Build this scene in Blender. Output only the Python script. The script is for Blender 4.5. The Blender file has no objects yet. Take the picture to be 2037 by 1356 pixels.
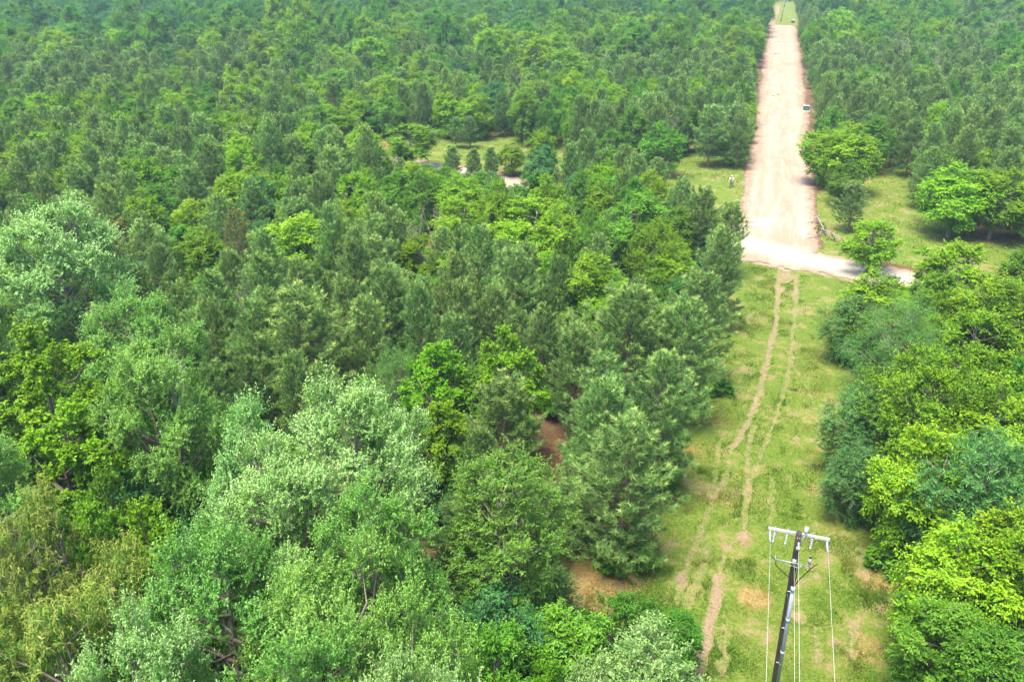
import bpy, math, random
import numpy as np
from mathutils import Vector, Matrix

# ---------------------------------------------------------------- camera, sky, sun, exposure
SC = bpy.context.scene
COL = SC.collection
R_ = math.radians
F = 1650.0; PITCH = R_(25.8); YAW = R_(16.33); CH = 33.0
cam_d = bpy.data.cameras.new("camera"); cam = bpy.data.objects.new("camera", cam_d); COL.objects.link(cam)
cam.location = (0, 0, CH); cam.rotation_euler = (R_(90) - PITCH, 0, YAW)
cam_d.sensor_width = 36; cam_d.lens = F / 2037 * 36; cam_d.clip_start = 0.1; cam_d.clip_end = 5000
SC.camera = cam
W = bpy.data.worlds.new("World"); SC.world = W; W.use_nodes = True
wn = W.node_tree.nodes; wl = W.node_tree.links
sky = wn.new('ShaderNodeTexSky'); sky.sky_type = 'NISHITA'; sky.sun_disc = False
SUN_EL = R_(70); SUN_AZ = R_(205)      # compass bearing of the sun, clockwise from +Y
sky.sun_elevation = SUN_EL; sky.sun_rotation = SUN_AZ
sky.air_density = 1.0; sky.dust_density = 3.0; sky.ozone_density = 1.0
bg = wn['Background']; bg.inputs['Strength'].default_value = 0.138
wl.new(sky.outputs[0], bg.inputs[0])
sl = bpy.data.lights.new("sun", 'SUN'); sl.energy = 2.8; sl.angle = R_(27); sl.color = (1, 0.94, 0.82)
so = bpy.data.objects.new("sun", sl); COL.objects.link(so)
sv = Vector((math.sin(SUN_AZ) * math.cos(SUN_EL), math.cos(SUN_AZ) * math.cos(SUN_EL), math.sin(SUN_EL)))
so.rotation_euler = sv.to_track_quat('Z', 'Y').to_euler(); so.location = (0, -50, 150)
SC.view_settings.view_transform = 'Standard'; SC.view_settings.look = 'None'
SC.view_settings.gamma = 1; SC.view_settings.use_curve_mapping = False
SC.view_settings.exposure = 1.92
SC.cycles.max_bounces = 8; SC.cycles.diffuse_bounces = 4; SC.cycles.transmission_bounces = 4
SC.cycles.volume_bounces = 0; SC.cycles.transparent_max_bounces = 4

# ---------------------------------------------------------------- plan helpers
fw = np.array((-math.sin(YAW) * math.cos(PITCH), math.cos(YAW) * math.cos(PITCH), -math.sin(PITCH)))
rt = np.array((math.cos(YAW), math.sin(YAW), 0.0))
dn = np.array((math.sin(YAW) * math.sin(PITCH), -math.cos(YAW) * math.sin(PITCH), -math.cos(PITCH)))
def at(px, py, z=0.0):
    d = fw + (px - 1018.5) / F * rt + (py - 678) / F * dn
    t = (z - CH) / d[2]
    return d[0] * t, d[1] * t, t
def proj(x, y, z):
    w = np.array((x, y, z - CH)); a = w @ fw
    return 1018.5 + F * (w @ rt) / a, 678 + F * (w @ dn) / a, a
def terr(x, y):
    x = np.asarray(x, float); y = np.asarray(y, float)
    d = np.hypot(x, y)
    off = np.clip((np.abs(x - 4.5) - 14) / 60, 0, 1)
    far = np.clip((d - 150) / 200, 0, 1)
    a = 2.6 * np.sin(x / 61 + 1.3) * np.cos(y / 73 + 0.4) + 1.5 * np.sin(x / 29 + y / 41)
    b = 0.25 * np.sin(x / 9.3 + y / 13) * np.clip((np.abs(x - 4.5) - 7) / 5, 0, 1)
    c = 0.05 * np.sin(y / 5.1 + x / 3.7) + 0.04 * np.sin(x / 1.9 - y / 7.7)
    return a * off * far + b + c
def inpoly(px, py, poly):
    px = np.asarray(px, float); py = np.asarray(py, float); r = np.zeros(px.shape, bool); n = len(poly)
    for i in range(n):
        x0, y0 = poly[i]; x1, y1 = poly[(i + 1) % n]
        if y0 == y1: continue
        c = ((y0 > py) != (y1 > py)) & (px < (x1 - x0) * (py - y0) / (y1 - y0) + x0)
        r ^= c
    return r
def dseg(x, y, pts):
    d = np.full(np.shape(x), 1e9)
    for (ax, ay), (bx, by) in zip(pts[:-1], pts[1:]):
        vx, vy = bx - ax, by - ay; L = vx * vx + vy * vy + 1e-9
        t = np.clip(((x - ax) * vx + (y - ay) * vy) / L, 0, 1)
        d = np.minimum(d, np.hypot(x - ax - t * vx, y - ay - t * vy))
    return d
_nz = {}
def vnoise(x, y, s=1.0, seed=0):
    """smooth value noise in [-1, 1]"""
    if seed not in _nz: _nz[seed] = np.random.RandomState(seed + 99).rand(256, 256) * 2 - 1
    g = _nz[seed]; x = np.asarray(x, float) / s + 1000; y = np.asarray(y, float) / s + 1000
    xi = np.floor(x).astype(int); yi = np.floor(y).astype(int); fx = x - xi; fy = y - yi
    fx = fx * fx * (3 - 2 * fx); fy = fy * fy * (3 - 2 * fy)
    a = g[xi % 256, yi % 256]; b = g[(xi + 1) % 256, yi % 256]; c = g[xi % 256, (yi + 1) % 256]; d = g[(xi + 1) % 256, (yi + 1) % 256]
    return (a * (1 - fx) + b * fx) * (1 - fy) + (c * (1 - fx) + d * fx) * fy

# ---------------------------------------------------------------- object helpers
def tag(o, label=None, cat=None, group=None, kind=None):
    if label: o['label'] = label
    if cat: o['category'] = cat
    if group: o['group'] = group
    if kind: o['kind'] = kind
    return o
def empty(name, loc, label, cat, group=None, rz=0.0):
    o = bpy.data.objects.new(name, None); COL.objects.link(o); o.location = loc; o.rotation_euler = (0, 0, rz)
    o.empty_display_size = 0.3
    return tag(o, label, cat, group)
def link(name, me, parent=None):
    o = bpy.data.objects.new(name, me); COL.objects.link(o)
    if parent: o.parent = parent
    return o
def mesh_np(name, V, loops, sizes, mats, mat_idx=None, attrs=None, smooth=False):
    me = bpy.data.meshes.new(name)
    V = np.asarray(V, np.float32); loops = np.asarray(loops, np.int32).ravel(); sizes = np.asarray(sizes, np.int32)
    me.vertices.add(len(V)); me.vertices.foreach_set('co', V.ravel())
    me.loops.add(len(loops)); me.loops.foreach_set('vertex_index', loops)
    me.polygons.add(len(sizes)); st = np.zeros(len(sizes), np.int32); st[1:] = np.cumsum(sizes)[:-1]
    me.polygons.foreach_set('loop_start', st)
    for m in mats: me.materials.append(m)
    if mat_idx is not None: me.polygons.foreach_set('material_index', np.asarray(mat_idx, np.int32))
    if smooth: me.polygons.foreach_set('use_smooth', np.ones(len(sizes), bool))
    for k, (dom, arr) in (attrs or {}).items():
        a = me.attributes.new(k, 'FLOAT', dom); a.data.foreach_set('value', np.asarray(arr, np.float32))
    me.update(calc_edges=True)
    return me
class MB:
    """collects tubes, boxes and discs as one mesh"""
    def __init__(s): s.v = []; s.f = []
    def tube(s, pts, rad, n=8, cap=True):
        pts = [Vector(p) for p in pts]
        if not isinstance(rad, (list, tuple)): rad = [rad] * len(pts)
        b = len(s.v); u = None
        for i, p in enumerate(pts):
            t = (pts[min(i + 1, len(pts) - 1)] - pts[max(i - 1, 0)]).normalized()
            if u is None: u = t.orthogonal().normalized()
            else:
                u = (u - t * u.dot(t))
                u = u.normalized() if u.length > 1e-6 else t.orthogonal().normalized()
            w = t.cross(u)
            for k in range(n):
                a = 2 * math.pi * k / n; s.v.append(tuple(p + (u * math.cos(a) + w * math.sin(a)) * rad[i]))
        for i in range(len(pts) - 1):
            for k in range(n):
                k2 = (k + 1) % n
                s.f.append((b + i * n + k, b + i * n + k2, b + (i + 1) * n + k2, b + (i + 1) * n + k))
        if cap:
            s.f.append(tuple(b + k for k in range(n))[::-1]); s.f.append(tuple(b + (len(pts) - 1) * n + k for k in range(n)))
        return s
    def box(s, c, d, rot=None):
        b = len(s.v); M = rot or Matrix.Identity(3)
        for x in (-.5, .5):
            for y in (-.5, .5):
                for z in (-.5, .5): s.v.append(tuple(Vector(c) + M @ Vector((x * d[0], y * d[1], z * d[2]))))
        s.f += [tuple(b + i for i in q) for q in ((0, 1, 3, 2), (4, 6, 7, 5), (0, 4, 5, 1), (2, 3, 7, 6), (0, 2, 6, 4), (1, 5, 7, 3))]
        return s
    def mesh(s, name, mat, smooth=True):
        me = bpy.data.meshes.new(name); me.from_pydata(s.v, [], s.f); me.materials.append(mat)
        if smooth:
            for p in me.polygons: p.use_smooth = len(p.vertices) == 4
        me.update(); return me
    def build(s, name, mat, parent=None, smooth=True, bevel=0):
        o = link(name, s.mesh(name, mat, smooth), parent)
        if bevel:
            m = o.modifiers.new('bevel', 'BEVEL'); m.width = bevel; m.segments = 2
        return o

# ---------------------------------------------------------------- materials
def newmat(name):
    m = bpy.data.materials.new(name); m.use_nodes = True; nt = m.node_tree; nt.nodes.clear()
    out = nt.nodes.new('ShaderNodeOutputMaterial'); return m, nt, out
def N(nt, t, **k):
    n = nt.nodes.new(t)
    for a, v in k.items(): setattr(n, a, v)
    return n
def mixc(nt, fac, a, b, blend='MIX'):
    n = nt.nodes.new('ShaderNodeMix'); n.data_type = 'RGBA'; n.blend_type = blend
    for sock, v in ((n.inputs[0], fac), (n.inputs[6], a), (n.inputs[7], b)):
        if isinstance(v, (int, float)): sock.default_value = v
        elif isinstance(v, tuple): sock.default_value = v + (1,)
        else: nt.links.new(v, sock)
    return n.outputs[2]
def mth(nt, op, a, b=0.0, c=None, clamp=False):
    n = nt.nodes.new('ShaderNodeMath'); n.operation = op; n.use_clamp = clamp
    for i, v in enumerate((a, b) if c is None else (a, b, c)):
        if isinstance(v, (int, float)): n.inputs[i].default_value = v
        else: nt.links.new(v, n.inputs[i])
    return n.outputs[0]
def noise(nt, scale, detail=3, rough=0.55, vec=None, dist=0.0):
    n = nt.nodes.new('ShaderNodeTexNoise'); n.inputs['Scale'].default_value = scale; n.inputs['Detail'].default_value = detail
    n.inputs['Roughness'].default_value = rough; n.inputs['Distortion'].default_value = dist
    if vec is not None: nt.links.new(vec, n.inputs['Vector'])
    return n.outputs['Fac']
def sstep(nt, v, a, b):
    n = nt.nodes.new('ShaderNodeMapRange'); n.interpolation_type = 'SMOOTHSTEP'
    nt.links.new(v, n.inputs[0]); n.inputs[1].default_value = a; n.inputs[2].default_value = b
    return n.outputs[0]
def attr(nt, name):
    n = nt.nodes.new('ShaderNodeAttribute'); n.attribute_name = name; return n.outputs['Fac']

def leafmat(name, dark, light, young, pale=None, trans=0.3, rough=0.5, spec=0.35, huevar=0.03, valvar=0.25, ytip=0.6):
    """foliage: per-leaf tone, fresh shoot tips with lit crown tops painted in, per-tree hue, paler leaf undersides, some light through the leaf"""
    m, nt, out = newmat(name); L = nt.links
    tcn = N(nt, 'ShaderNodeTexCoord'); big = sstep(nt, noise(nt, .55, 2, .5, tcn.outputs['Object']), .36, .64)
    c = mixc(nt, mth(nt, 'MULTIPLY_ADD', attr(nt, 'tone'), .62, mth(nt, 'MULTIPLY', big, .38)), dark, light)
    c = mixc(nt, mth(nt, 'MULTIPLY', attr(nt, 'young'), ytip), c, young)
    oi = N(nt, 'ShaderNodeObjectInfo')
    r = oi.outputs['Random']
    r2 = mth(nt, 'FRACT', mth(nt, 'MULTIPLY', r, 17.31))
    hs = N(nt, 'ShaderNodeHueSaturation')
    L.new(mth(nt, 'MULTIPLY_ADD', r, 2 * huevar, 0.5 - huevar), hs.inputs['Hue'])
    L.new(mth(nt, 'MULTIPLY_ADD', r2, 2 * valvar, 1 - valvar), hs.inputs['Value'])
    L.new(c, hs.inputs['Color'])
    c = hs.outputs[0]
    if pale:
        g = N(nt, 'ShaderNodeNewGeometry'); cf = mixc(nt, mth(nt, 'MULTIPLY', g.outputs['Backfacing'], 0.85), c, pale)
    else: cf = c
    p = N(nt, 'ShaderNodeBsdfPrincipled'); L.new(cf, p.inputs['Base Color']); p.inputs['Roughness'].default_value = rough
    p.inputs['Specular IOR Level'].default_value = spec * .45
    t = N(nt, 'ShaderNodeBsdfTranslucent'); L.new(mixc(nt, 1.0, c, (1.25, 1.15, 0.55), 'MULTIPLY'), t.inputs['Color'])
    mx = N(nt, 'ShaderNodeMixShader'); mx.inputs[0].default_value = trans
    L.new(p.outputs[0], mx.inputs[1]); L.new(t.outputs[0], mx.inputs[2]); L.new(mx.outputs[0], out.inputs[0])
    return m
def simple(name, col, rough=0.6, metal=0.0, spec=0.5, var=0.0, scale=8.0, bump=0.0, col2=None):
    m, nt, out = newmat(name); p = N(nt, 'ShaderNodeBsdfPrincipled'); L = nt.links
    p.inputs['Roughness'].default_value = rough; p.inputs['Metallic'].default_value = metal; p.inputs['Specular IOR Level'].default_value = spec
    tc = N(nt, 'ShaderNodeTexCoord')
    nf = noise(nt, scale, 5, 0.6, tc.outputs['Object'])
    c2 = col2 or tuple(c * (1 - var) for c in col)
    L.new(mixc(nt, sstep(nt, nf, 0.35, 0.65), col, c2), p.inputs['Base Color'])
    if bump:
        b = N(nt, 'ShaderNodeBump'); b.inputs['Strength'].default_value = bump; b.inputs['Distance'].default_value = 0.02
        L.new(nf, b.inputs['Height']); L.new(b.outputs[0], p.inputs['Normal'])
    L.new(p.outputs[0], out.inputs[0]); return m
def barkmat(name, a, b):
    m, nt, out = newmat(name); L = nt.links; p = N(nt, 'ShaderNodeBsdfPrincipled'); p.inputs['Roughness'].default_value = 0.9
    tc = N(nt, 'ShaderNodeTexCoord'); mp = N(nt, 'ShaderNodeMapping'); mp.inputs['Scale'].default_value = (9, 9, 1.6)
    L.new(tc.outputs['Object'], mp.inputs[0]); n = noise(nt, 1.5, 5, 0.65, mp.outputs[0])
    L.new(mixc(nt, sstep(nt, n, 0.3, 0.7), a, b), p.inputs['Base Color'])
    bp = N(nt, 'ShaderNodeBump'); bp.inputs['Strength'].default_value = 0.6; bp.inputs['Distance'].default_value = 0.03
    L.new(n, bp.inputs['Height']); L.new(bp.outputs[0], p.inputs['Normal']); L.new(p.outputs[0], out.inputs[0]); return m
BARK_OAK = barkmat('bark_oak', (0.24, 0.20, 0.16), (0.09, 0.07, 0.055))
BARK_PINE = barkmat('bark_pine', (0.20, 0.12, 0.08), (0.07, 0.045, 0.035))
BARK_DEAD = barkmat('bark_dead', (0.34, 0.28, 0.23), (0.19, 0.15, 0.12))
LM = dict(
 pine=leafmat('needles_pine', (0.050, 0.122, 0.030), (0.178, 0.325, 0.080), (0.50, 0.62, 0.16), None, 0.22, 0.5, 0.25, 0.012, 0.22, 0.6),
 pineold=leafmat('needles_rusty', (0.065, 0.10, 0.03), (0.20, 0.24, 0.07), (0.55, 0.30, 0.06), None, 0.2, 0.6, 0.2, 0.01, 0.1, 0.5),
 oakg=leafmat('leaves_oak_green', (0.038, 0.145, 0.016), (0.135, 0.330, 0.042), (0.40, 0.58, 0.15), (0.15, 0.34, 0.06), 0.22, 0.42, 0.45, 0.015, 0.15, 0.5),
 oak=leafmat('leaves_oak', (0.044, 0.165, 0.024), (0.175, 0.400, 0.075), (0.62, 0.80, 0.36), (0.20, 0.42, 0.10), 0.20, 0.42, 0.45, 0.012, 0.15, 0.6),
 gum=leafmat('leaves_gum', (0.042, 0.155, 0.004), (0.120, 0.310, 0.008), (0.31, 0.48, 0.012), None, 0.33, 0.45, 0.35, 0.012, 0.12, 0.7),
 bright=leafmat('leaves_bright', (0.044, 0.150, 0.004), (0.155, 0.340, 0.008), (0.42, 0.56, 0.015), None, 0.33, 0.45, 0.35, 0.011, 0.22, 0.7),
 mid=leafmat('leaves_mid', (0.032, 0.125, 0.007), (0.095, 0.255, 0.016), (0.25, 0.43, 0.03), None, 0.28, 0.45, 0.35, 0.015, 0.25, 0.55),
 dark=leafmat('leaves_dark', (0.016, 0.078, 0.018), (0.058, 0.190, 0.042), (0.14, 0.32, 0.07), (0.08, 0.20, 0.07), 0.22, 0.42, 0.4, 0.012, 0.2, 0.45),
 droop=leafmat('leaves_drooping', (0.020, 0.075, 0.014), (0.072, 0.190, 0.036), (0.20, 0.38, 0.10), (0.10, 0.22, 0.07), 0.22, 0.42, 0.4, 0.012, 0.2, 0.5),
 elm=leafmat('leaves_elm', (0.032, 0.108, 0.010), (0.098, 0.230, 0.022), (0.28, 0.44, 0.06), None, 0.28, 0.45, 0.35, 0.01, 0.12, 0.65),
 olive=leafmat('leaves_olive', (0.050, 0.140, 0.004), (0.155, 0.295, 0.008), (0.33, 0.43, 0.02), None, 0.3, 0.5, 0.3, 0.008, 0.1, 0.6),
 mimosa=leafmat('leaves_mimosa', (0.030, 0.125, 0.022), (0.105, 0.270, 0.050), (0.46, 0.50, 0.05), None, 0.3, 0.5, 0.25, 0.008, 0.1, 0.6),
 tan=leafmat('leaves_tan', (0.034, 0.110, 0.008), (0.120, 0.245, 0.022), (0.45, 0.38, 0.10), None, 0.25, 0.5, 0.3, 0.01, 0.12, 0.52),
 pale=leafmat('leaves_pale', (0.060, 0.160, 0.030), (0.205, 0.345, 0.080), (0.48, 0.58, 0.22), (0.30, 0.42, 0.17), 0.25, 0.42, 0.4, 0.01, 0.12, 0.6),
)
# ---------------------------------------------------------------- tree prototypes (meshes shared by the copies)
def nrm(a): return a / (np.linalg.norm(a, axis=-1, keepdims=True) + 1e-9)
def kites(P, D, Nn, L, Wd, droop=0.15):
    """one folded leaf per row: base, two shoulders, tip"""
    D = nrm(D); S = nrm(np.cross(D, Nn)); U = np.cross(S, D)
    L = L[:, None]; Wd = Wd[:, None]
    mid = P + D * L * 0.45
    tip = P + D * L - U * L * droop
    V = np.stack([P, mid + S * Wd * .5 + U * L * 0.06, tip, mid - S * Wd * .5 + U * L * 0.06], 1).reshape(-1, 3)
    return V
def leafmesh(name, V, tone, young, mat):
    n = len(V) // 4
    return mesh_np(name, V, np.arange(n * 4), np.full(n, 4), [mat], attrs={'tone': ('FACE', tone), 'young': ('FACE', young)})
def wood(name, mb, mat): return mb.mesh(name, mat)

def broadleaf(seed, H, R, cb, nclump, ntwig, nleaf, LL, LW, mat, bark, droop=0.25, up=0.45, clump=0.34, rosette=False,
              spray=0.0, lean=0.0, shell=0.62, bare=0, top=1.0, young_lit=0.5, trunks=1, fall=0.0, sep=.72, dome=.9):
    r = np.random.RandomState(seed); rr = random.Random(seed)
    zc = H * (cb + 1) / 2; az = H * (1 - cb) / 2
    cs = []; tries = 0
    while len(cs) < nclump and tries < 6000:
        tries += 1
        d = nrm(r.randn(3)); q = shell + (0.92 - shell) * r.rand() ** 0.6
        if r.rand() < 0.16: q *= 0.55
        wz = d[2]
        rad = R * (1.0 - 0.28 * max(wz, 0) ** 2 * top) * (1 + 0.16 * math.sin(3 * math.atan2(d[1], d[0]) + seed) + 0.1 * r.randn())
        c = np.array((d[0] * rad * q, d[1] * rad * q, zc + d[2] * az * q * (1 + 0.06 * r.randn())))
        if c[2] < H * cb * 0.9: continue
        if all(np.linalg.norm((c - o) * (1, 1, 1.2)) > R * clump * sep for o, _ in cs) or tries > 3000:
            cs.append((c, R * clump * (0.75 + 0.5 * r.rand())))
    mb = MB()
    tr = 0.016 * H + 0.03
    tops = []
    for k in range(trunks):
        a = 2 * math.pi * k / max(trunks, 1) + seed; sp = 0.0 if trunks == 1 else 0.22 * R
        p = [(0.1 * sp * math.cos(a), 0.1 * sp * math.sin(a), -0.15), (0.35 * sp * math.cos(a), 0.35 * sp * math.sin(a), H * 0.22),
             (sp * math.cos(a) + rr.uniform(-.1, .1) * R * .5, sp * math.sin(a) + rr.uniform(-.1, .1) * R * .5, H * 0.5),
             (sp * 1.6 * math.cos(a) + rr.uniform(-.15, .15) * R, sp * 1.6 * math.sin(a) + rr.uniform(-.15, .15) * R, H * 0.86)]
        mb.tube(p, [tr / trunks ** .5 * 1.25, tr / trunks ** .5, tr * .6 / trunks ** .5, tr * .15], 7, False); tops.append([Vector(q) for q in p])
    P = []; D = []; Nn = []; YG = []
    for c, rc in cs:
        tp = tops[rr.randrange(len(tops))]
        zz = max(H * 0.2, min(H * 0.8, c[2] - math.hypot(c[0], c[1]) * 0.75))
        tt = zz / H
        if tt < .22: b0 = tp[0].lerp(tp[1], tt / .22)
        elif tt < .5: b0 = tp[1].lerp(tp[2], (tt - .22) / .28)
        else: b0 = tp[2].lerp(tp[3], (tt - .5) / .36)
        cv = Vector(c); m1 = b0.lerp(cv, 0.5) + Vector((rr.uniform(-.1, .1) * R, rr.uniform(-.1, .1) * R, -0.06 * R + rr.uniform(-.1, .1) * R))
        mb.tube([b0, m1, cv], [tr * .32, tr * .19, tr * .07], 5, False)
        outw = nrm(np.array((c[0], c[1], (c[2] - zc) * 0.8 + 0.25 * R)))
        for t in range(ntwig):
            d = nrm(r.randn(3) + outw * dome + np.array((0, 0, up)))
            d[2] -= fall * (0.5 + 0.5 * r.rand()); d = nrm(d)
            ln = rc * (0.65 + 0.6 * r.rand()); o = c + r.randn(3) * rc * 0.22
            if rr.random() < 0.16: mb.tube([o, o + d * ln * .55, o + d * ln * .92], [tr * .09, tr * .06, tr * .03], 3, False)
            s = (np.arange(nleaf) + r.rand(nleaf)) / nleaf
            s = 0.25 + 0.75 * s
            side = np.where(np.arange(nleaf) % 2 == 0, 1.0, -1.0)
            lat = nrm(np.cross(d, np.array((0, 0, 1.0)) + 0.25 * r.randn(3)))
            sag = -0.22 * ln * s ** 2 * (1.0 if up < 0.6 else .3)
            pts = o + d * (s * ln)[:, None] + np.array((0, 0, 1.0)) * sag[:, None] + lat * (r.randn(nleaf) * spray * ln * 0.3)[:, None]
            if rosette:      # whorls of leaves at shoot ends
                k = max(nleaf // 5, 1); q = np.repeat(np.arange(k) / k, 5)[:nleaf]; q = np.concatenate([q, np.ones(nleaf - len(q))])
                pts = o + d * ((0.45 + 0.55 * q) * ln)[:, None] + r.randn(nleaf, 3) * 0.02
                ld = nrm(r.randn(nleaf, 3) + d * 0.7 + np.array((0, 0, 0.1)))
            else:
                ld = nrm(lat * (side * 0.9)[:, None] + d * 0.75 + r.randn(nleaf, 3) * 0.28 + np.array((0, 0, -droop)))
            nn = nrm(np.array((0, 0, 1.0)) * 0.9 + outw * 0.55 + r.randn(nleaf, 3) * 0.42)
            P.append(pts); D.append(ld); Nn.append(nn)
            yy = np.clip((s - .45) * 2.2, 0, 1) * np.clip(outw @ d * 1.3 + d[2] * .5, 0, 1) * young_lit * (.6 + .4 * rr.random()) * np.clip((c[2] - zc) / az * 0.8 + 0.75, 0.15, 1)  # fresh shoots, plus lit upper clumps and crown tops painted paler
            YG.append(yy)
    P = np.concatenate(P); D = np.concatenate(D); Nn = np.concatenate(Nn); YG = np.concatenate(YG)
    n = len(P); L = LL * (0.7 + 0.6 * r.rand(n)); Wd = LW * (0.75 + 0.5 * r.rand(n))
    P[:, 0] += lean * (P[:, 2] / H) ** 2
    V = kites(P, D, Nn, L, Wd, droop)
    return (leafmesh('crown', V, r.rand(n), YG * (0.75 + 0.25 * r.rand(n)), mat), wood('trunk', mb, bark), H, R * 1.08)

def pine(seed, H=9.5, R=2.3, z0=0.10, mat=None, nb=5.8, dens=1.15, gap=0.0, bl=0.25, bw=0.032, nbl=28):
    r = np.random.RandomState(seed); rr = random.Random(seed); mb = MB()
    bend = [rr.uniform(-.12, .12), rr.uniform(-.12, .12)]
    def axis(z): return np.array((bend[0] * (z / H) ** 2 * 2, bend[1] * (z / H) ** 2 * 2, z))
    mb.tube([axis(z) - (0, 0, 0.15 if z == 0 else 0) for z in np.linspace(0, H * .97, 7)], [0.012 * H * (1.15 - .99 * k / 6) + .012 for k in range(7)], 7, False)
    T = []; TD = []; TY = []
    z = H * z0
    asym = rr.uniform(0, 6.28)
    while z < H * 0.965:
        t = (z - H * z0) / (H * (1 - z0))
        prof = R * min(1.0, (1 - t) * 1.9) ** 0.72 * (0.8 + 0.2 * min(1, t * 4 + .3))
        n = max(3, int(round(nb + rr.uniform(-1.5, 1.5) - (1.5 if t > .8 else 0)))); a0 = rr.uniform(0, 6.28)
        for k in range(n):
            if rr.random() < gap * (1 - t): continue
            a = a0 + 6.283 * k / n + rr.uniform(-.25, .25)
            ln = prof * rr.uniform(0.55, 1.15) * (1 + 0.12 * math.cos(a - asym)) + 0.1
            el = R_(8 + 48 * t ** 1.1 + rr.uniform(-8, 8))
            h = np.array((math.cos(a), math.sin(a), 0.0)); p0 = axis(z)
            def bp(s): return p0 + h * (ln * s * math.cos(el)) + np.array((0, 0, 1.0)) * (ln * s * math.sin(el) + 0.24 * ln * s * s - .10 * ln * s * (1 - t))
            mb.tube([bp(0), bp(.5), bp(.95)], [.006 + .011 * ln, .004 + .007 * ln, .005], 4, False)
            sidev = np.array((-math.sin(a), math.cos(a), 0.0))
            m = max(3, int(dens * (3.5 + ln * 6.2)))
            for q in range(m):
                s = 1.0 if q == 0 else rr.uniform(0.22, 1.0)
                sd = 0.0 if q == 0 else rr.choice((-1, 1)) * rr.uniform(.15, 1.0)
                bl2 = (0.18 + 0.42 * ln * (1.05 - s) ** .7 * .9) * abs(sd)
                e = bp(s) + sidev * sd * bl2 + h * bl2 * .55 + np.array((0, 0, 1.0)) * rr.uniform(-.05, .22)
                if q and q % 3 == 0: mb.tube([bp(s * .9), e], [.006, .004], 3, False)
                T.append(e); TD.append(nrm(h * .75 + sidev * sd * .55 + np.array((0, 0, .75 + .4 * t)) + r.randn(3) * .22)); TY.append(0.35 + .65 * t if s > .8 else .15)
        z += H * 0.047 * rr.uniform(.75, 1.2)
    for q in range(5): T.append(axis(H * .955) + r.randn(3) * (.05, .05, .04)); TD.append(nrm(np.array((r.randn() * .2, r.randn() * .2, 1)))); TY.append(1.0)
    T = np.array(T); TD = np.array(TD); TY = np.array(TY); nt_ = len(T)
    s = r.rand(nt_, nbl); D0 = nrm(r.randn(nt_, nbl, 3) * 0.55 + TD[:, None, :] * (0.55 + .55 * s[..., None]))
    P = T[:, None, :] + TD[:, None, :] * (s[..., None] - .35) * 0.26
    L = bl * (0.75 + .5 * r.rand(nt_, nbl)); Wd = bw * (0.8 + .4 * r.rand(nt_, nbl))
    P = P.reshape(-1, 3); D0 = D0.reshape(-1, 3); L = L.ravel()[:, None]; Wd = Wd.ravel()[:, None]
    S = nrm(np.cross(D0, r.randn(len(P), 3)))
    V = np.stack([P - S * Wd * .5, P + S * Wd * .5, P + D0 * L], 1).reshape(-1, 3)
    tuft = np.repeat(r.rand(nt_), nbl); n = len(P)
    tone = np.clip(.6 * tuft + .5 * r.rand(n) - .05, 0, 1)
    yg = (np.repeat(TY, nbl) * (s.ravel() > .6)) * np.repeat(r.rand(nt_) < .55, nbl)
    me = mesh_np('crown', V, np.arange(n * 3), np.full(n, 3), [mat or LM['pine']], attrs={'tone': ('FACE', tone), 'young': ('FACE', yg)})
    return (me, wood('trunk', mb, BARK_PINE), H, R * 1.1)

def deadtree(seed, H, mat=None, spread=0.35, lv=4, r0=None):
    rr = random.Random(seed); mb = MB(); tr = MB()
    def grow(p, d, ln, rad, k, m):
        q = p + d * ln * .5 + Vector((rr.uniform(-1, 1), rr.uniform(-1, 1), rr.uniform(-.5, .5))) * ln * .06; e = p + d * ln
        m.tube([p, q, e], [rad, rad * .8, rad * .6], 5, False)
        if k == 0: return
        for i in range(rr.choice((2, 3, 3))):
            nd = (d + Vector((rr.uniform(-1, 1), rr.uniform(-1, 1), rr.uniform(-.2, .6))) * spread * (1.9 if i else .8)).normalized()
            grow(e - d * ln * rr.uniform(0, .3), nd, ln * rr.uniform(.55, .8), rad * .58, k - 1, mb)
    grow(Vector((0, 0, -.1)), Vector((0.03, 0.02, 1)).normalized(), H * .42, r0 or .014 * H, lv, tr)
    m = mat or BARK_DEAD
    return (wood('branches', mb, m), wood('trunk', tr, m), H, H * .25)

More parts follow.
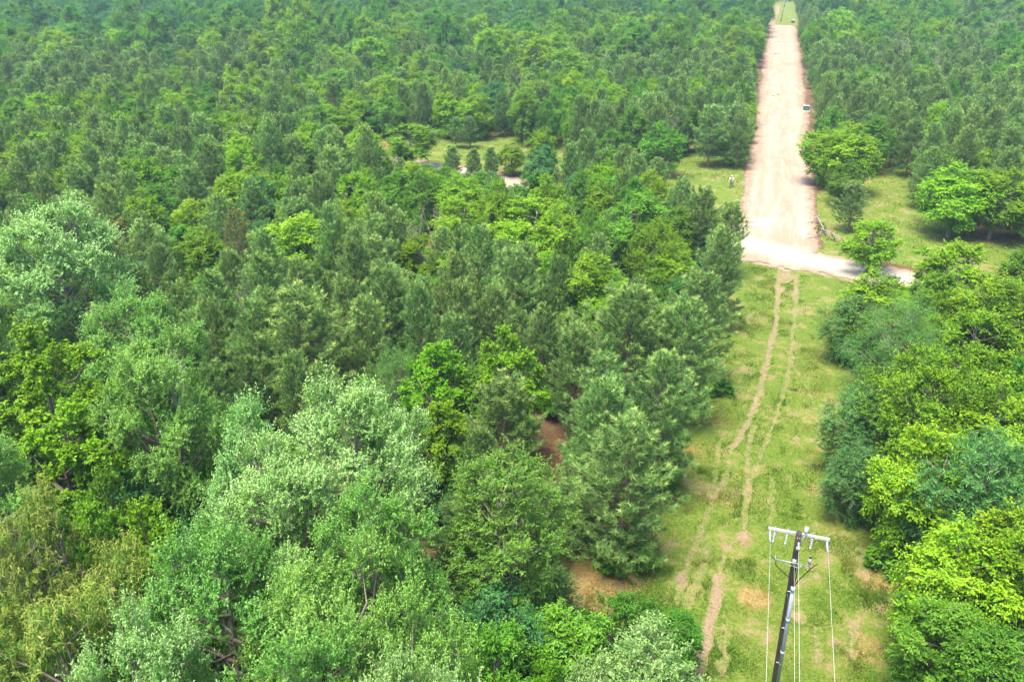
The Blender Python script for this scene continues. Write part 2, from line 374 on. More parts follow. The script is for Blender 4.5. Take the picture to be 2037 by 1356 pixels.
PR = {}
def protos():
    PR['pine'] = [pine(1), pine(2, 10.0, 2.1, .12), pine(3, 9.0, 2.5, .08), pine(4, 9.5, 2.0, .16, gap=.15), pine(5, 9.8, 2.6, .10, nb=6), pine(6, 8.6, 2.2, .09, gap=.1), pine(7, 10.2, 2.4, .14)]
    PR['pineslim'] = [pine(11, 6.0, 1.25, .08, nb=5, bl=.22), pine(12, 5.5, 1.1, .06, nb=5, bl=.22)]
    PR['pineold'] = [pine(13, 9.0, 1.8, .15, LM['pineold'], gap=.35, dens=.7)]
    PR['oak'] = [broadleaf(21, 16, 4.4, .30, 50, 84, 23, .13, .062, LM['oak'], BARK_OAK, .2, .5, .25, True, sep=1.15, dome=1.15, shell=.5, young_lit=.75),
                 broadleaf(22, 16, 4.6, .28, 54, 82, 23, .13, .062, LM['oak'], BARK_OAK, .2, .45, .24, True, sep=1.15, dome=1.15, shell=.5, young_lit=.75, trunks=2),
                 broadleaf(23, 15, 4.0, .30, 46, 84, 23, .125, .06, LM['oak'], BARK_OAK, .2, .5, .26, True, sep=1.15, dome=1.15, shell=.5, young_lit=.65)]
    def recol(q, m):
        me = q[0].copy(); me.materials[0] = m; return (me,) + q[1:]
    PR['oakg'] = [recol(q, LM['oakg']) for q in PR['oak']]
    PR['gum'] = [broadleaf(31, 14, 3.3, .18, 64, 50, 15, .16, .10, LM['gum'], BARK_OAK, .3, .3, .24, True, sep=1.0, dome=1.1, top=2.2, young_lit=.6),
                 broadleaf(32, 13, 3.0, .16, 56, 50, 15, .16, .10, LM['gum'], BARK_OAK, .3, .5, .25, True, sep=1.0, dome=1.1, top=2.0, young_lit=.7)]
    PR['bright'] = [broadleaf(41, 8.5, 2.5, .12, 52, 34, 15, .165, .088, LM['bright'], BARK_OAK, .3, .35, .33, spray=.5),
                    broadleaf(42, 8.5, 2.7, .10, 56, 34, 15, .16, .085, LM['bright'], BARK_OAK, .25, .25, .31, spray=.5, young_lit=.8, trunks=2),
                    broadleaf(43, 8.0, 2.3, .15, 46, 34, 15, .16, .082, LM['bright'], BARK_OAK, .3, .6, .33, spray=.3, top=1.8)]
    PR['mid'] = [broadleaf(51, 8.5, 2.5, .12, 54, 34, 15, .155, .078, LM['mid'], BARK_OAK, .3, .3, .31, spray=.4),
                 broadleaf(52, 9.0, 2.4, .12, 50, 34, 15, .155, .078, LM['mid'], BARK_OAK, .25, .5, .33, spray=.4, trunks=2),
                 broadleaf(53, 8.0, 2.8, .10, 58, 32, 15, .155, .078, LM['mid'], BARK_OAK, .3, .3, .30, rosette=True)]
    PR['dark'] = [broadleaf(61, 8.5, 2.5, .06, 54, 26, 14, .18, .08, LM['dark'], BARK_OAK, .35, .1, .31, spray=.4, young_lit=.4),
                  broadleaf(62, 8.0, 2.3, .05, 50, 26, 14, .18, .07, LM['dark'], BARK_OAK, .35, .2, .34, spray=.6, young_lit=.3)]
    PR['droop'] = [broadleaf(66, 7.0, 2.2, .03, 60, 32, 20, .15, .045, LM['droop'], BARK_OAK, .2, .5, .42, spray=.15, young_lit=.5, shell=.7)]
    PR['elm'] = [broadleaf(71, 13, 3.3, .22, 96, 34, 17, .13, .06, LM['elm'], BARK_OAK, .25, .75, .26, spray=.25, top=1.2, young_lit=.5, trunks=3)]
    PR['olive'] = [broadleaf(76, 10, 3.6, .10, 92, 34, 14, .15, .09, LM['olive'], BARK_OAK, .25, .4, .27, True, young_lit=.5)]
    PR['mimosa'] = [broadleaf(81, 9, 3.4, .15, 74, 24, 34, .11, .028, LM['mimosa'], BARK_OAK, .15, .0, .30, spray=.7, young_lit=.35, trunks=2)]
    PR['tan'] = [broadleaf(86, 14, 3.6, .22, 84, 34, 17, .22, .055, LM['tan'], BARK_OAK, .5, .45, .27, True, young_lit=.95, trunks=2)]
    PR['pale'] = [broadleaf(91, 8, 2.4, .12, 60, 30, 14, .15, .07, LM['pale'], BARK_OAK, .2, .7, .30, True, young_lit=.8)]
    PR['shrub'] = [broadleaf(96, 2.0, .95, .0, 20, 16, 12, .17, .09, LM['mid'], BARK_OAK, .3, .3, .45, spray=.3),
                   broadleaf(97, 2.4, 1.2, .0, 24, 16, 12, .17, .09, LM['bright'], BARK_OAK, .3, .4, .42, spray=.3)]
    PR['dead'] = [deadtree(101, 9.5, spread=.42, r0=.09), deadtree(102, 8.5, spread=.5, lv=5, r0=.08), deadtree(103, 8, spread=.45, lv=5, r0=.08)]
protos()
FIRST = {}      # (kind, i) -> (crown object, trunk object) of the first tree built from that mesh
KNAME = dict(pine='pine_tree', pineslim='pine_tree', pineold='pine_tree', oak='oak_tree', oakg='oak_tree', gum='sweetgum_tree', bright='leafy_tree', mid='leafy_tree', dark='leafy_tree',
             droop='drooping_tree', elm='elm_tree', olive='leafy_tree', mimosa='mimosa_tree', tan='chestnut_tree', pale='leafy_tree', shrub='shrub', dead='dead_tree')
KCAT = dict(shrub='shrub', dead='dead tree', pine='pine tree', pineslim='pine tree', pineold='pine tree')
_rt = random.Random(5)
def plant(kind, x, y, h, w, label, group=None, idx=None):
    """one tree: an empty at the foot > trunk, crown; w is the crown width in metres"""
    L = PR[kind]; i = _rt.randrange(len(L)) if idx is None else idx % len(L)
    cm, tm, H0, R0 = L[i]
    o = empty(KNAME[kind], (x, y, float(terr(x, y))), label, KCAT.get(kind, 'tree'), group, _rt.uniform(0, 6.28))
    o.scale = (w / 2 / R0, w / 2 / R0, h / H0)
    if (kind, i) in FIRST:
        for src in FIRST[(kind, i)]:
            c = src.copy(); COL.objects.link(c); c.parent = o
    else:
        a = link('branches' if kind == 'dead' else 'crown', cm, o); b = link('trunk', tm, o); FIRST[(kind, i)] = (a, b)
    return o
# ---------------------------------------------------------------- ground sheet, gravel road
MAIN = [(3.6, 96), (3.9, 112), (4.5, 180), (4.9, 396)]
CROSS = [at(2300, 690)[:2], at(2100, 640)[:2], at(1950, 604)[:2], at(1820, 561)[:2], at(1700, 539)[:2], at(1600, 516)[:2], (0, 99.5), (-9, 107), (-20, 113.5), (-32, 116.5), (-43, 123), (-56, 126), (-66, 125), (-77, 113), (-86, 97), (-92, 84)]
FARTRACK = [(1.0, 390), (0.5, 420), (2, 470), (2.5, 520)]
def sd_road(x, y):
    hw = 4.35 + .75 * np.clip((y - 105) / 80, 0, 1) + 0.4 * vnoise(y, y * 0, 17, 3)
    a = dseg(x, y, MAIN) - hw; a = np.where(y > 396, np.maximum(a, y - 396), a)
    a = np.where(y < 96, np.maximum(a, 0.0) + (96 - y) * 0, a)
    b = dseg(x, y, CROSS) - 2.9 - .5 * np.clip(x / 6, 0, 1)
    c = np.hypot((x - 4.0) / 1.05, y - 96.0) - 4.9          # widened junction
    c = np.minimum(c, np.hypot((x - 1.5) / 1.2, (y - 101.5)) - 5.0)
    a = np.minimum(np.minimum(a, b), c)
    a = np.maximum(a, (92.6 - .40 * (x - 1.5) + .5 * vnoise(x, y, 2.5, 51) - y) * .93)
    return a
PX = lambda pts: [at(px, py)[:2] for px, py in pts]
def smooth(p):
    for _ in range(3): p = [p[0]] + [q for a, b in zip(p[:-1], p[1:]) for q in ((a[0]*.75+b[0]*.25, a[1]*.75+b[1]*.25), (a[0]*.25+b[0]*.75, a[1]*.25+b[1]*.75))] + [p[-1]]
    return p
RUTS = [ # (pixel path of the wheel track, half width m, strength)
 (PX([(1375, 1400), (1383, 1351), (1405, 1277), (1422, 1203), (1429, 1148)]), .26, 1.25),
 (PX([(1429, 1152), (1436, 1109), (1456, 1082), (1479, 1062), (1480, 1011), (1486, 977), (1487, 930), (1489, 880), (1500, 845)]), .17, .75),
 (PX([(1456, 889), (1485, 845), (1509, 790), (1518, 745)]), .2, .95),
 (PX([(1447, 944), (1456, 889)]), .16, .6), (PX([(1419, 987), (1447, 944)]), .2, .85),
 (PX([(1415, 1000), (1382, 1088), (1357, 1149), (1345, 1200)]), .2, .72),
 (PX([(1518, 745), (1524, 725), (1536, 674), (1545, 639), (1547, 588), (1550, 545)]), .22, .95),
 (PX([(1583, 588), (1580, 640), (1574, 700), (1566, 760)]), .18, .75), (PX([(1583, 600), (1584, 545)]), .25, .9), (PX([(1574, 695), (1566, 750), (1548, 820), (1520, 890), (1494, 950), (1484, 1000)]), .17, .68),
 (PX([(1560, 690), (1590, 746), (1612, 784), (1626, 839)]), .15, .6),
 (PX([(1537, 950), (1533, 1040)]), .2, .62), (PX([(1435, 860), (1415, 985)]), .2, .62), (PX([(1442, 1250), (1436, 1330)]), .35, .66),
 (PX([(1622, 1250), (1629, 1310)]), .3, .6), (PX([(1694, 1240), (1690, 1295)]), .35, .7), (PX([(1715, 1090), (1722, 1150)]), .4, .68),
 (PX([(1407, 1080), (1390, 1160), (1362, 1205)]), .3, .62), (PX([(1500, 620), (1482, 630), (1492, 645)]), .16, .8), (PX([(1560, 540), (1552, 565), (1585, 548)]), .4, .85)]
SPOTS = [((1419, 987), .3, 1.3), ((1481, 1066), .42, 1.35), ((1355, 1149), .4, 1.3), ((1585, 872), .32, 1.0), ((1552, 572), .7, .9), ((1562, 548), 1.3, .95), ((1545, 662), .35, .9),
         ((1380, 1290), .4, .8), ((1513, 783), .3, 1.1), ((1610, 1125), .25, 1.0), ((1585, 1225), .5, .75)]
DRY = [((1190, 1170), 3.2, 1.0), ((1250, 1150), 1.6, .7), ((1500, 1190), 1.3, .9), ((1760, 1170), 2.6, .75), ((1730, 1290), 2.0, .6), ((870, 1075), 2.2, 1.0), ((1115, 890), 3.0, .5), ((1440, 1000), 1.5, .4),
       ((1380, 900), 2.2, .55), ((1640, 900), 1.6, .45), ((780, 290), 7, .8), ((1130, 345), 5, .7), ((1420, 960), 1.5, .3)]
def axis_vals(lo, hi, f0, f1, fine):
    a = [f0]; s = fine
    while a[-1] > lo: s = min(s * 1.12, 9); a.append(a[-1] - s)
    b = [f1]; s = fine
    while b[-1] < hi: s = min(s * 1.12, 9); b.append(b[-1] + s)
    return np.array(a[::-1] + list(np.arange(f0 + fine, f1 - 1e-6, fine)) + b)
def grid(xs, ys):
    X, Y = np.meshgrid(xs, ys); nx, ny = len(xs), len(ys)
    i = (np.arange(ny - 1)[:, None] * nx + np.arange(nx - 1)[None]).ravel()
    return X.ravel(), Y.ravel(), np.stack([i, i + 1, i + 1 + nx, i + nx], 1)
def masks(X, Y):
    sd = sd_road(X, Y); wx = X + .12 * vnoise(X, Y, .7, 5); wy = Y
    rut = np.zeros(len(X))
    near = (np.abs(X - 5) < 18) & (Y > 20) & (Y < 100)
    xn, yn = wx[near], wy[near]; rn = np.zeros(len(xn))
    for p, hw, s in RUTS: rn = np.maximum(rn, s * np.clip(1.25 - dseg(xn, yn, smooth(p)) / hw / 1.7, 0, 1))
    for (px, py), rad, s in SPOTS:
        x, y, _ = at(px, py); rn = np.maximum(rn, s * np.clip(1.4 - np.hypot(xn - x, (yn - y) * .7) / rad, 0, 1))
    rut[near] = rn
    fr = (Y > 390) & (Y < 560) & (np.abs(X) < 12); rut[fr] = 1.3 * np.clip(1.3 - dseg(X[fr], Y[fr], FARTRACK) / 1.6, 0, 1)
    dry = np.zeros(len(X))
    for (px, py), rad, s in DRY:
        x, y, _ = at(px, py); dry = np.maximum(dry, s * np.clip(1.3 - np.hypot(X - x, Y - y) / rad, 0, 1))
    # where the open grass is (elsewhere forest litter)
    e = .9 * vnoise(X, Y, 3, 6)
    g = np.clip(1 - np.maximum(np.abs(X - 4.7 + e * .4) - 7.2, 0) / 2.2, 0, 1) * (Y < 100)
    px, py, a = proj_np(X, Y)
    op = np.zeros(len(X), bool)
    for poly in GRASSY: op |= inpoly(px, py, poly)
    g = np.maximum(g, op * 1.0); g = np.maximum(g, (np.abs(X - 4.7) < 10) & (Y > 396))
    return sd, rut, dry, g
def proj_np(X, Y, Z=0.0):
    wx, wy, wz = X, Y, Z - CH
    a = wx * fw[0] + wy * fw[1] + wz * fw[2]; a = np.where(np.abs(a) < 1e-6, 1e-6, a)
    return (1018.5 + F * (wx * rt[0] + wy * rt[1]) / a, 678 + F * (wx * dn[0] + wy * dn[1] + wz * dn[2]) / a, a)
GRASSY = [[(1080, 1090), (1290, 1090), (1340, 1240), (1110, 1240)], [(660, 330), (700, 285), (780, 255), (890, 245), (1010, 262), (1110, 280), (1150, 320), (1180, 380), (1100, 350), (1000, 340), (880, 330), (780, 310), (700, 320)],
          [(1280, 400), (1290, 330), (1380, 285), (1480, 285), (1478, 400), (1400, 420)],
          [(1622, 395), (1640, 505), (1690, 508), (1860, 540), (1960, 575), (2300, 640), (2300, 470), (1960, 480), (1860, 440), (1830, 380), (1780, 310), (1700, 330), (1640, 370)]]
xs = axis_vals(-900, 900, -7, 17, .2); ys = axis_vals(-120, 1500, 27, 100, .2)
GX, GY, GF = grid(xs, ys)
sd, rut, dry, gr = masks(GX, GY)
GZ = terr(GX, GY) - 0.09 * np.clip(rut, 0, 1) + 0.035 * vnoise(GX, GY, .8, 8) * (sd > .5)
GZ = np.where(sd < .3, GZ - .05 * np.clip((.3 - sd) / .5, 0, 1), GZ)

def ground_mat():
    m, nt, out = newmat('ground_cover'); L = nt.links; p = N(nt, 'ShaderNodeBsdfPrincipled'); p.inputs['Roughness'].default_value = .95
    p.inputs['Specular IOR Level'].default_value = .15
    tc = N(nt, 'ShaderNodeTexCoord'); v = tc.outputs['Object']
    nb = noise(nt, .33, 4, .6, v); nm = noise(nt, 1.5, 5, .65, v); nf = noise(nt, 7, 5, .7, v); nff = noise(nt, 26, 3, .7, v)
    grass = mixc(nt, sstep(nt, nf, .35, .68), (0.066, 0.112, 0.011), (0.148, 0.205, 0.028))
    grass = mixc(nt, sstep(nt, mth(nt, 'ADD', mth(nt, 'MULTIPLY', nb, .6), mth(nt, 'MULTIPLY', nm, .4)), .455, .64), grass, mixc(nt, nf, (0.150, 0.150, 0.032), (0.240, 0.250, 0.062)))
    litter = mixc(nt, sstep(nt, nf, .35, .65), (0.084, 0.037, 0.020), (0.168, 0.096, 0.054))
    litter = mixc(nt, mth(nt, 'MULTIPLY', sstep(nt, nm, .5, .62), .75), litter, (0.050, 0.096, 0.017))
    base = mixc(nt, sstep(nt, mth(nt, 'ADD', attr(nt, 'open'), mth(nt, 'MULTIPLY_ADD', nm, .9, -.45)), .3, .7), litter, grass)
    dryc = mixc(nt, sstep(nt, nf, .35, .65), (0.190, 0.114, 0.034), (0.291, 0.229, 0.086))
    base = mixc(nt, sstep(nt, mth(nt, 'ADD', attr(nt, 'dry'), mth(nt, 'MULTIPLY_ADD', nm, 1.3, -.65)), .35, .75), base, dryc)
    bare = mixc(nt, sstep(nt, nf, .3, .7), (0.179, 0.114, 0.069), (0.291, 0.217, 0.143))
    base = mixc(nt, mth(nt, 'MULTIPLY', sstep(nt, mth(nt, 'ADD', mth(nt, 'MULTIPLY', nm, .5), mth(nt, 'MULTIPLY', nb, .5)), .53, .62), .7), base, bare)
    rt_ = mth(nt, 'ADD', attr(nt, 'rut'), mth(nt, 'ADD', mth(nt, 'MULTIPLY_ADD', nf, 1.3, -.65), mth(nt, 'MULTIPLY_ADD', nm, 1.0, -.52)))
    dirt = mixc(nt, sstep(nt, nf, .3, .7), (0.18, 0.12, 0.072), (0.300, 0.222, 0.142))
    base = mixc(nt, sstep(nt, rt_, .25, 1.25), base, dirt)
    grv = mixc(nt, nff, (0.224, 0.163, 0.109), (0.370, 0.301, 0.218))
    sd_ = mth(nt, 'ADD', attr(nt, 'road'), mth(nt, 'MULTIPLY_ADD', nm, -2.6, 1.3))
    base = mixc(nt, sstep(nt, sd_, .55, -.5), base, grv)
    base = mixc(nt, mth(nt, 'MULTIPLY_ADD', nff, .7, -.1, True), base, mixc(nt, 1.0, base, (.45, .45, .42), 'MULTIPLY'))
    L.new(base, p.inputs['Base Color'])
    b = N(nt, 'ShaderNodeBump'); b.inputs['Strength'].default_value = .7; b.inputs['Distance'].default_value = .08
    L.new(mth(nt, 'ADD', nf, nff), b.inputs['Height']); L.new(b.outputs[0], p.inputs['Normal']); L.new(p.outputs[0], out.inputs[0]); return m
me = mesh_np('ground', np.stack([GX, GY, GZ], 1), GF, np.full(len(GF), 4), [ground_mat()],
             attrs={'road': ('POINT', sd), 'rut': ('POINT', rut), 'dry': ('POINT', dry), 'open': ('POINT', gr)}, smooth=True)
tag(link('ground', me), kind='structure')

# gravel road: its own sheet a hand's breadth of loose stone above the soil, ragged at the edge
def road_mat():
    m, nt, out = newmat('road_gravel'); L = nt.links; p = N(nt, 'ShaderNodeBsdfPrincipled'); p.inputs['Roughness'].default_value = .93
    p.inputs['Specular IOR Level'].default_value = .2
    tc = N(nt, 'ShaderNodeTexCoord'); v = tc.outputs['Object']
    mp = N(nt, 'ShaderNodeMapping'); mp.inputs['Scale'].default_value = (1.0, .12, 1); L.new(v, mp.inputs[0])
    streak = noise(nt, .95, 4, .6, mp.outputs[0]); nm = noise(nt, .45, 5, .65, v); nf = noise(nt, 5, 5, .75, v); nff = noise(nt, 22, 3, .8, v)
    c = mixc(nt, sstep(nt, streak, .38, .62), (0.232, 0.170, 0.118), (0.288, 0.222, 0.164))
    c = mixc(nt, mth(nt, 'MULTIPLY', sstep(nt, nm, .52, .68), .6), c, (0.235, 0.155, 0.098))
    c = mixc(nt, attr(nt, 'bright'), c, (0.38, 0.33, 0.27))
    c = mixc(nt, mth(nt, 'MULTIPLY', sstep(nt, mth(nt, 'ADD', attr(nt, 'weed'), mth(nt, 'MULTIPLY_ADD', nf, 1.2, -.6)), .5, .8), .55), c, (0.301, 0.218, 0.071))
    c = mixc(nt, mth(nt, 'MULTIPLY', sstep(nt, mth(nt, 'ADD', attr(nt, 'edge'), mth(nt, 'MULTIPLY_ADD', nm, 1.2, -.6)), .3, .9), .55), c, (0.199, 0.115, 0.071))
    c = mixc(nt, mth(nt, 'MULTIPLY', sstep(nt, nff, .50, .66), .45), c, (0.205, 0.143, 0.104))
    c = mixc(nt, mth(nt, 'MULTIPLY', sstep(nt, nf, .60, .70), .35), c, (0.217, 0.155, 0.115))
    L.new(c, p.inputs['Base Color'])
    b = N(nt, 'ShaderNodeBump'); b.inputs['Strength'].default_value = .5; b.inputs['Distance'].default_value = .05
    L.new(mth(nt, 'ADD', nf, nff), b.inputs['Height']); L.new(b.outputs[0], p.inputs['Normal']); L.new(p.outputs[0], out.inputs[0]); return m
def road_piece(name, x0, x1, y0, y1, step, mat):
    X, Y, Fq = grid(np.arange(x0, x1, step), np.arange(y0, y1, step))
    s = sd_road(X, Y) + .55 * vnoise(X, Y, 1.1, 11) + .35 * vnoise(X, Y, .4, 12)
    k = (s[Fq] < 0).all(1); Fq = Fq[k]; u, inv = np.unique(Fq.ravel(), return_inverse=True)
    X, Y, s = X[u], Y[u], s[u]
    Z = terr(X, Y) + .02 + .03 * np.clip(-s / 2, 0, 1) + .012 * vnoise(X, Y, .5, 13)
    dc = dseg(X, Y, CROSS); br = .85 * np.clip(1.45 - dc / 2.2 + .25 * vnoise(X, Y, 2.5, 61), 0, 1) * np.clip((X + 5) / 6, .35, 1)
    br = np.maximum(br, (.22 * np.clip(1.3 - np.abs(X - 2.6 - .5 * vnoise(Y, Y * 0, 23, 31)) / 1.3, 0, 1) + .30 * np.clip(1.3 - np.abs(X - 6.9 - .6 * vnoise(Y, Y * 0, 27, 32)) / 1.2, 0, 1)) * (.6 + .5 * vnoise(X, Y, 11, 33)) * (Y > 104))
    weed = np.clip(1 - np.abs(X - 4.4 - .3 * vnoise(Y, Y * 0, 9, 14)) / .5, 0, 1) * (Y > 125) * (.55 + .5 * vnoise(Y, Y * 0, 12, 15))
    edge = np.clip(1 + s / 2.2, 0, 1)
    me = mesh_np(name, np.stack([X, Y, Z], 1), inv.reshape(-1, 4), np.full(len(Fq), 4), [mat],
                 attrs={'bright': ('POINT', br), 'weed': ('POINT', weed), 'edge': ('POINT', edge)}, smooth=True)
    tag(link(name, me), kind='structure')
road_piece('gravel_road', -100, 66, 60, 398, .3, road_mat())

# grass and weeds: blades over the open ground, nobody could count them
def grass_blades():
    r = np.random.RandomState(3)
    x = r.uniform(-6, 16, 520000); y = 28 + (r.rand(520000) ** 1.5) * 64
    x2 = r.uniform(-75, 45, 160000); y2 = r.uniform(92, 165, 160000)
    x = np.concatenate([x, x2]); y = np.concatenate([y, y2])
    s_, ru, dr, op = masks(x, y)
    patch = .5 + .5 * vnoise(x, y, 1.3, 21) + .35 * vnoise(x, y, .45, 22)
    k = (r.rand(len(x)) < op * np.clip(patch, .12, 1)) & (ru + .3 * vnoise(x, y, .5, 23) < .45) & (s_ > .35)
    x, y, dr = x[k], y[k], dr[k]; n = len(x); far = np.where(y > 92, 1.8, 1.0)
    z = terr(x, y) + .0 - .01
    tall = (np.clip(.5 + .8 * vnoise(x, y, 2.2, 24), .25, 1.3) + 1.6 * np.clip(vnoise(x, y, .9, 26) - .45, 0, 1) * 2) * (1 + dr)
    h = (.05 + .13 * r.rand(n)) * tall * far; a = r.uniform(0, 6.28, n); w = (.015 + .025 * r.rand(n)) * far
    S = np.stack([np.cos(a), np.sin(a), a * 0], 1) * w[:, None]; P = np.stack([x, y, z], 1)
    Tp = P + np.stack([r.randn(n) * .5 * h, r.randn(n) * .5 * h, h], 1)
    V = np.stack([P - S, P + S, Tp], 1).reshape(-1, 3)
    tone = r.rand(n) * .7 + .3 * np.clip(patch[k], 0, 1)
    dryness = np.clip(dr + .6 * vnoise(x, y, 3.3, 25) + .35 * r.randn(n) * .6, 0, 1)
    m = leafmat('grass_blades', (.040, .112, .009), (.118, .228, .022), (.29, .235, .070), None, .3, .7, .15, 0, 0, .9)
    me = mesh_np('grass', V, np.arange(n * 3), np.full(n, 3), [m], attrs={'tone': ('FACE', tone), 'young': ('FACE', dryness)})
    tag(link('grass', me), 'short patchy green and straw coloured grass along the clearing', 'grass', kind='stuff')
grass_blades()
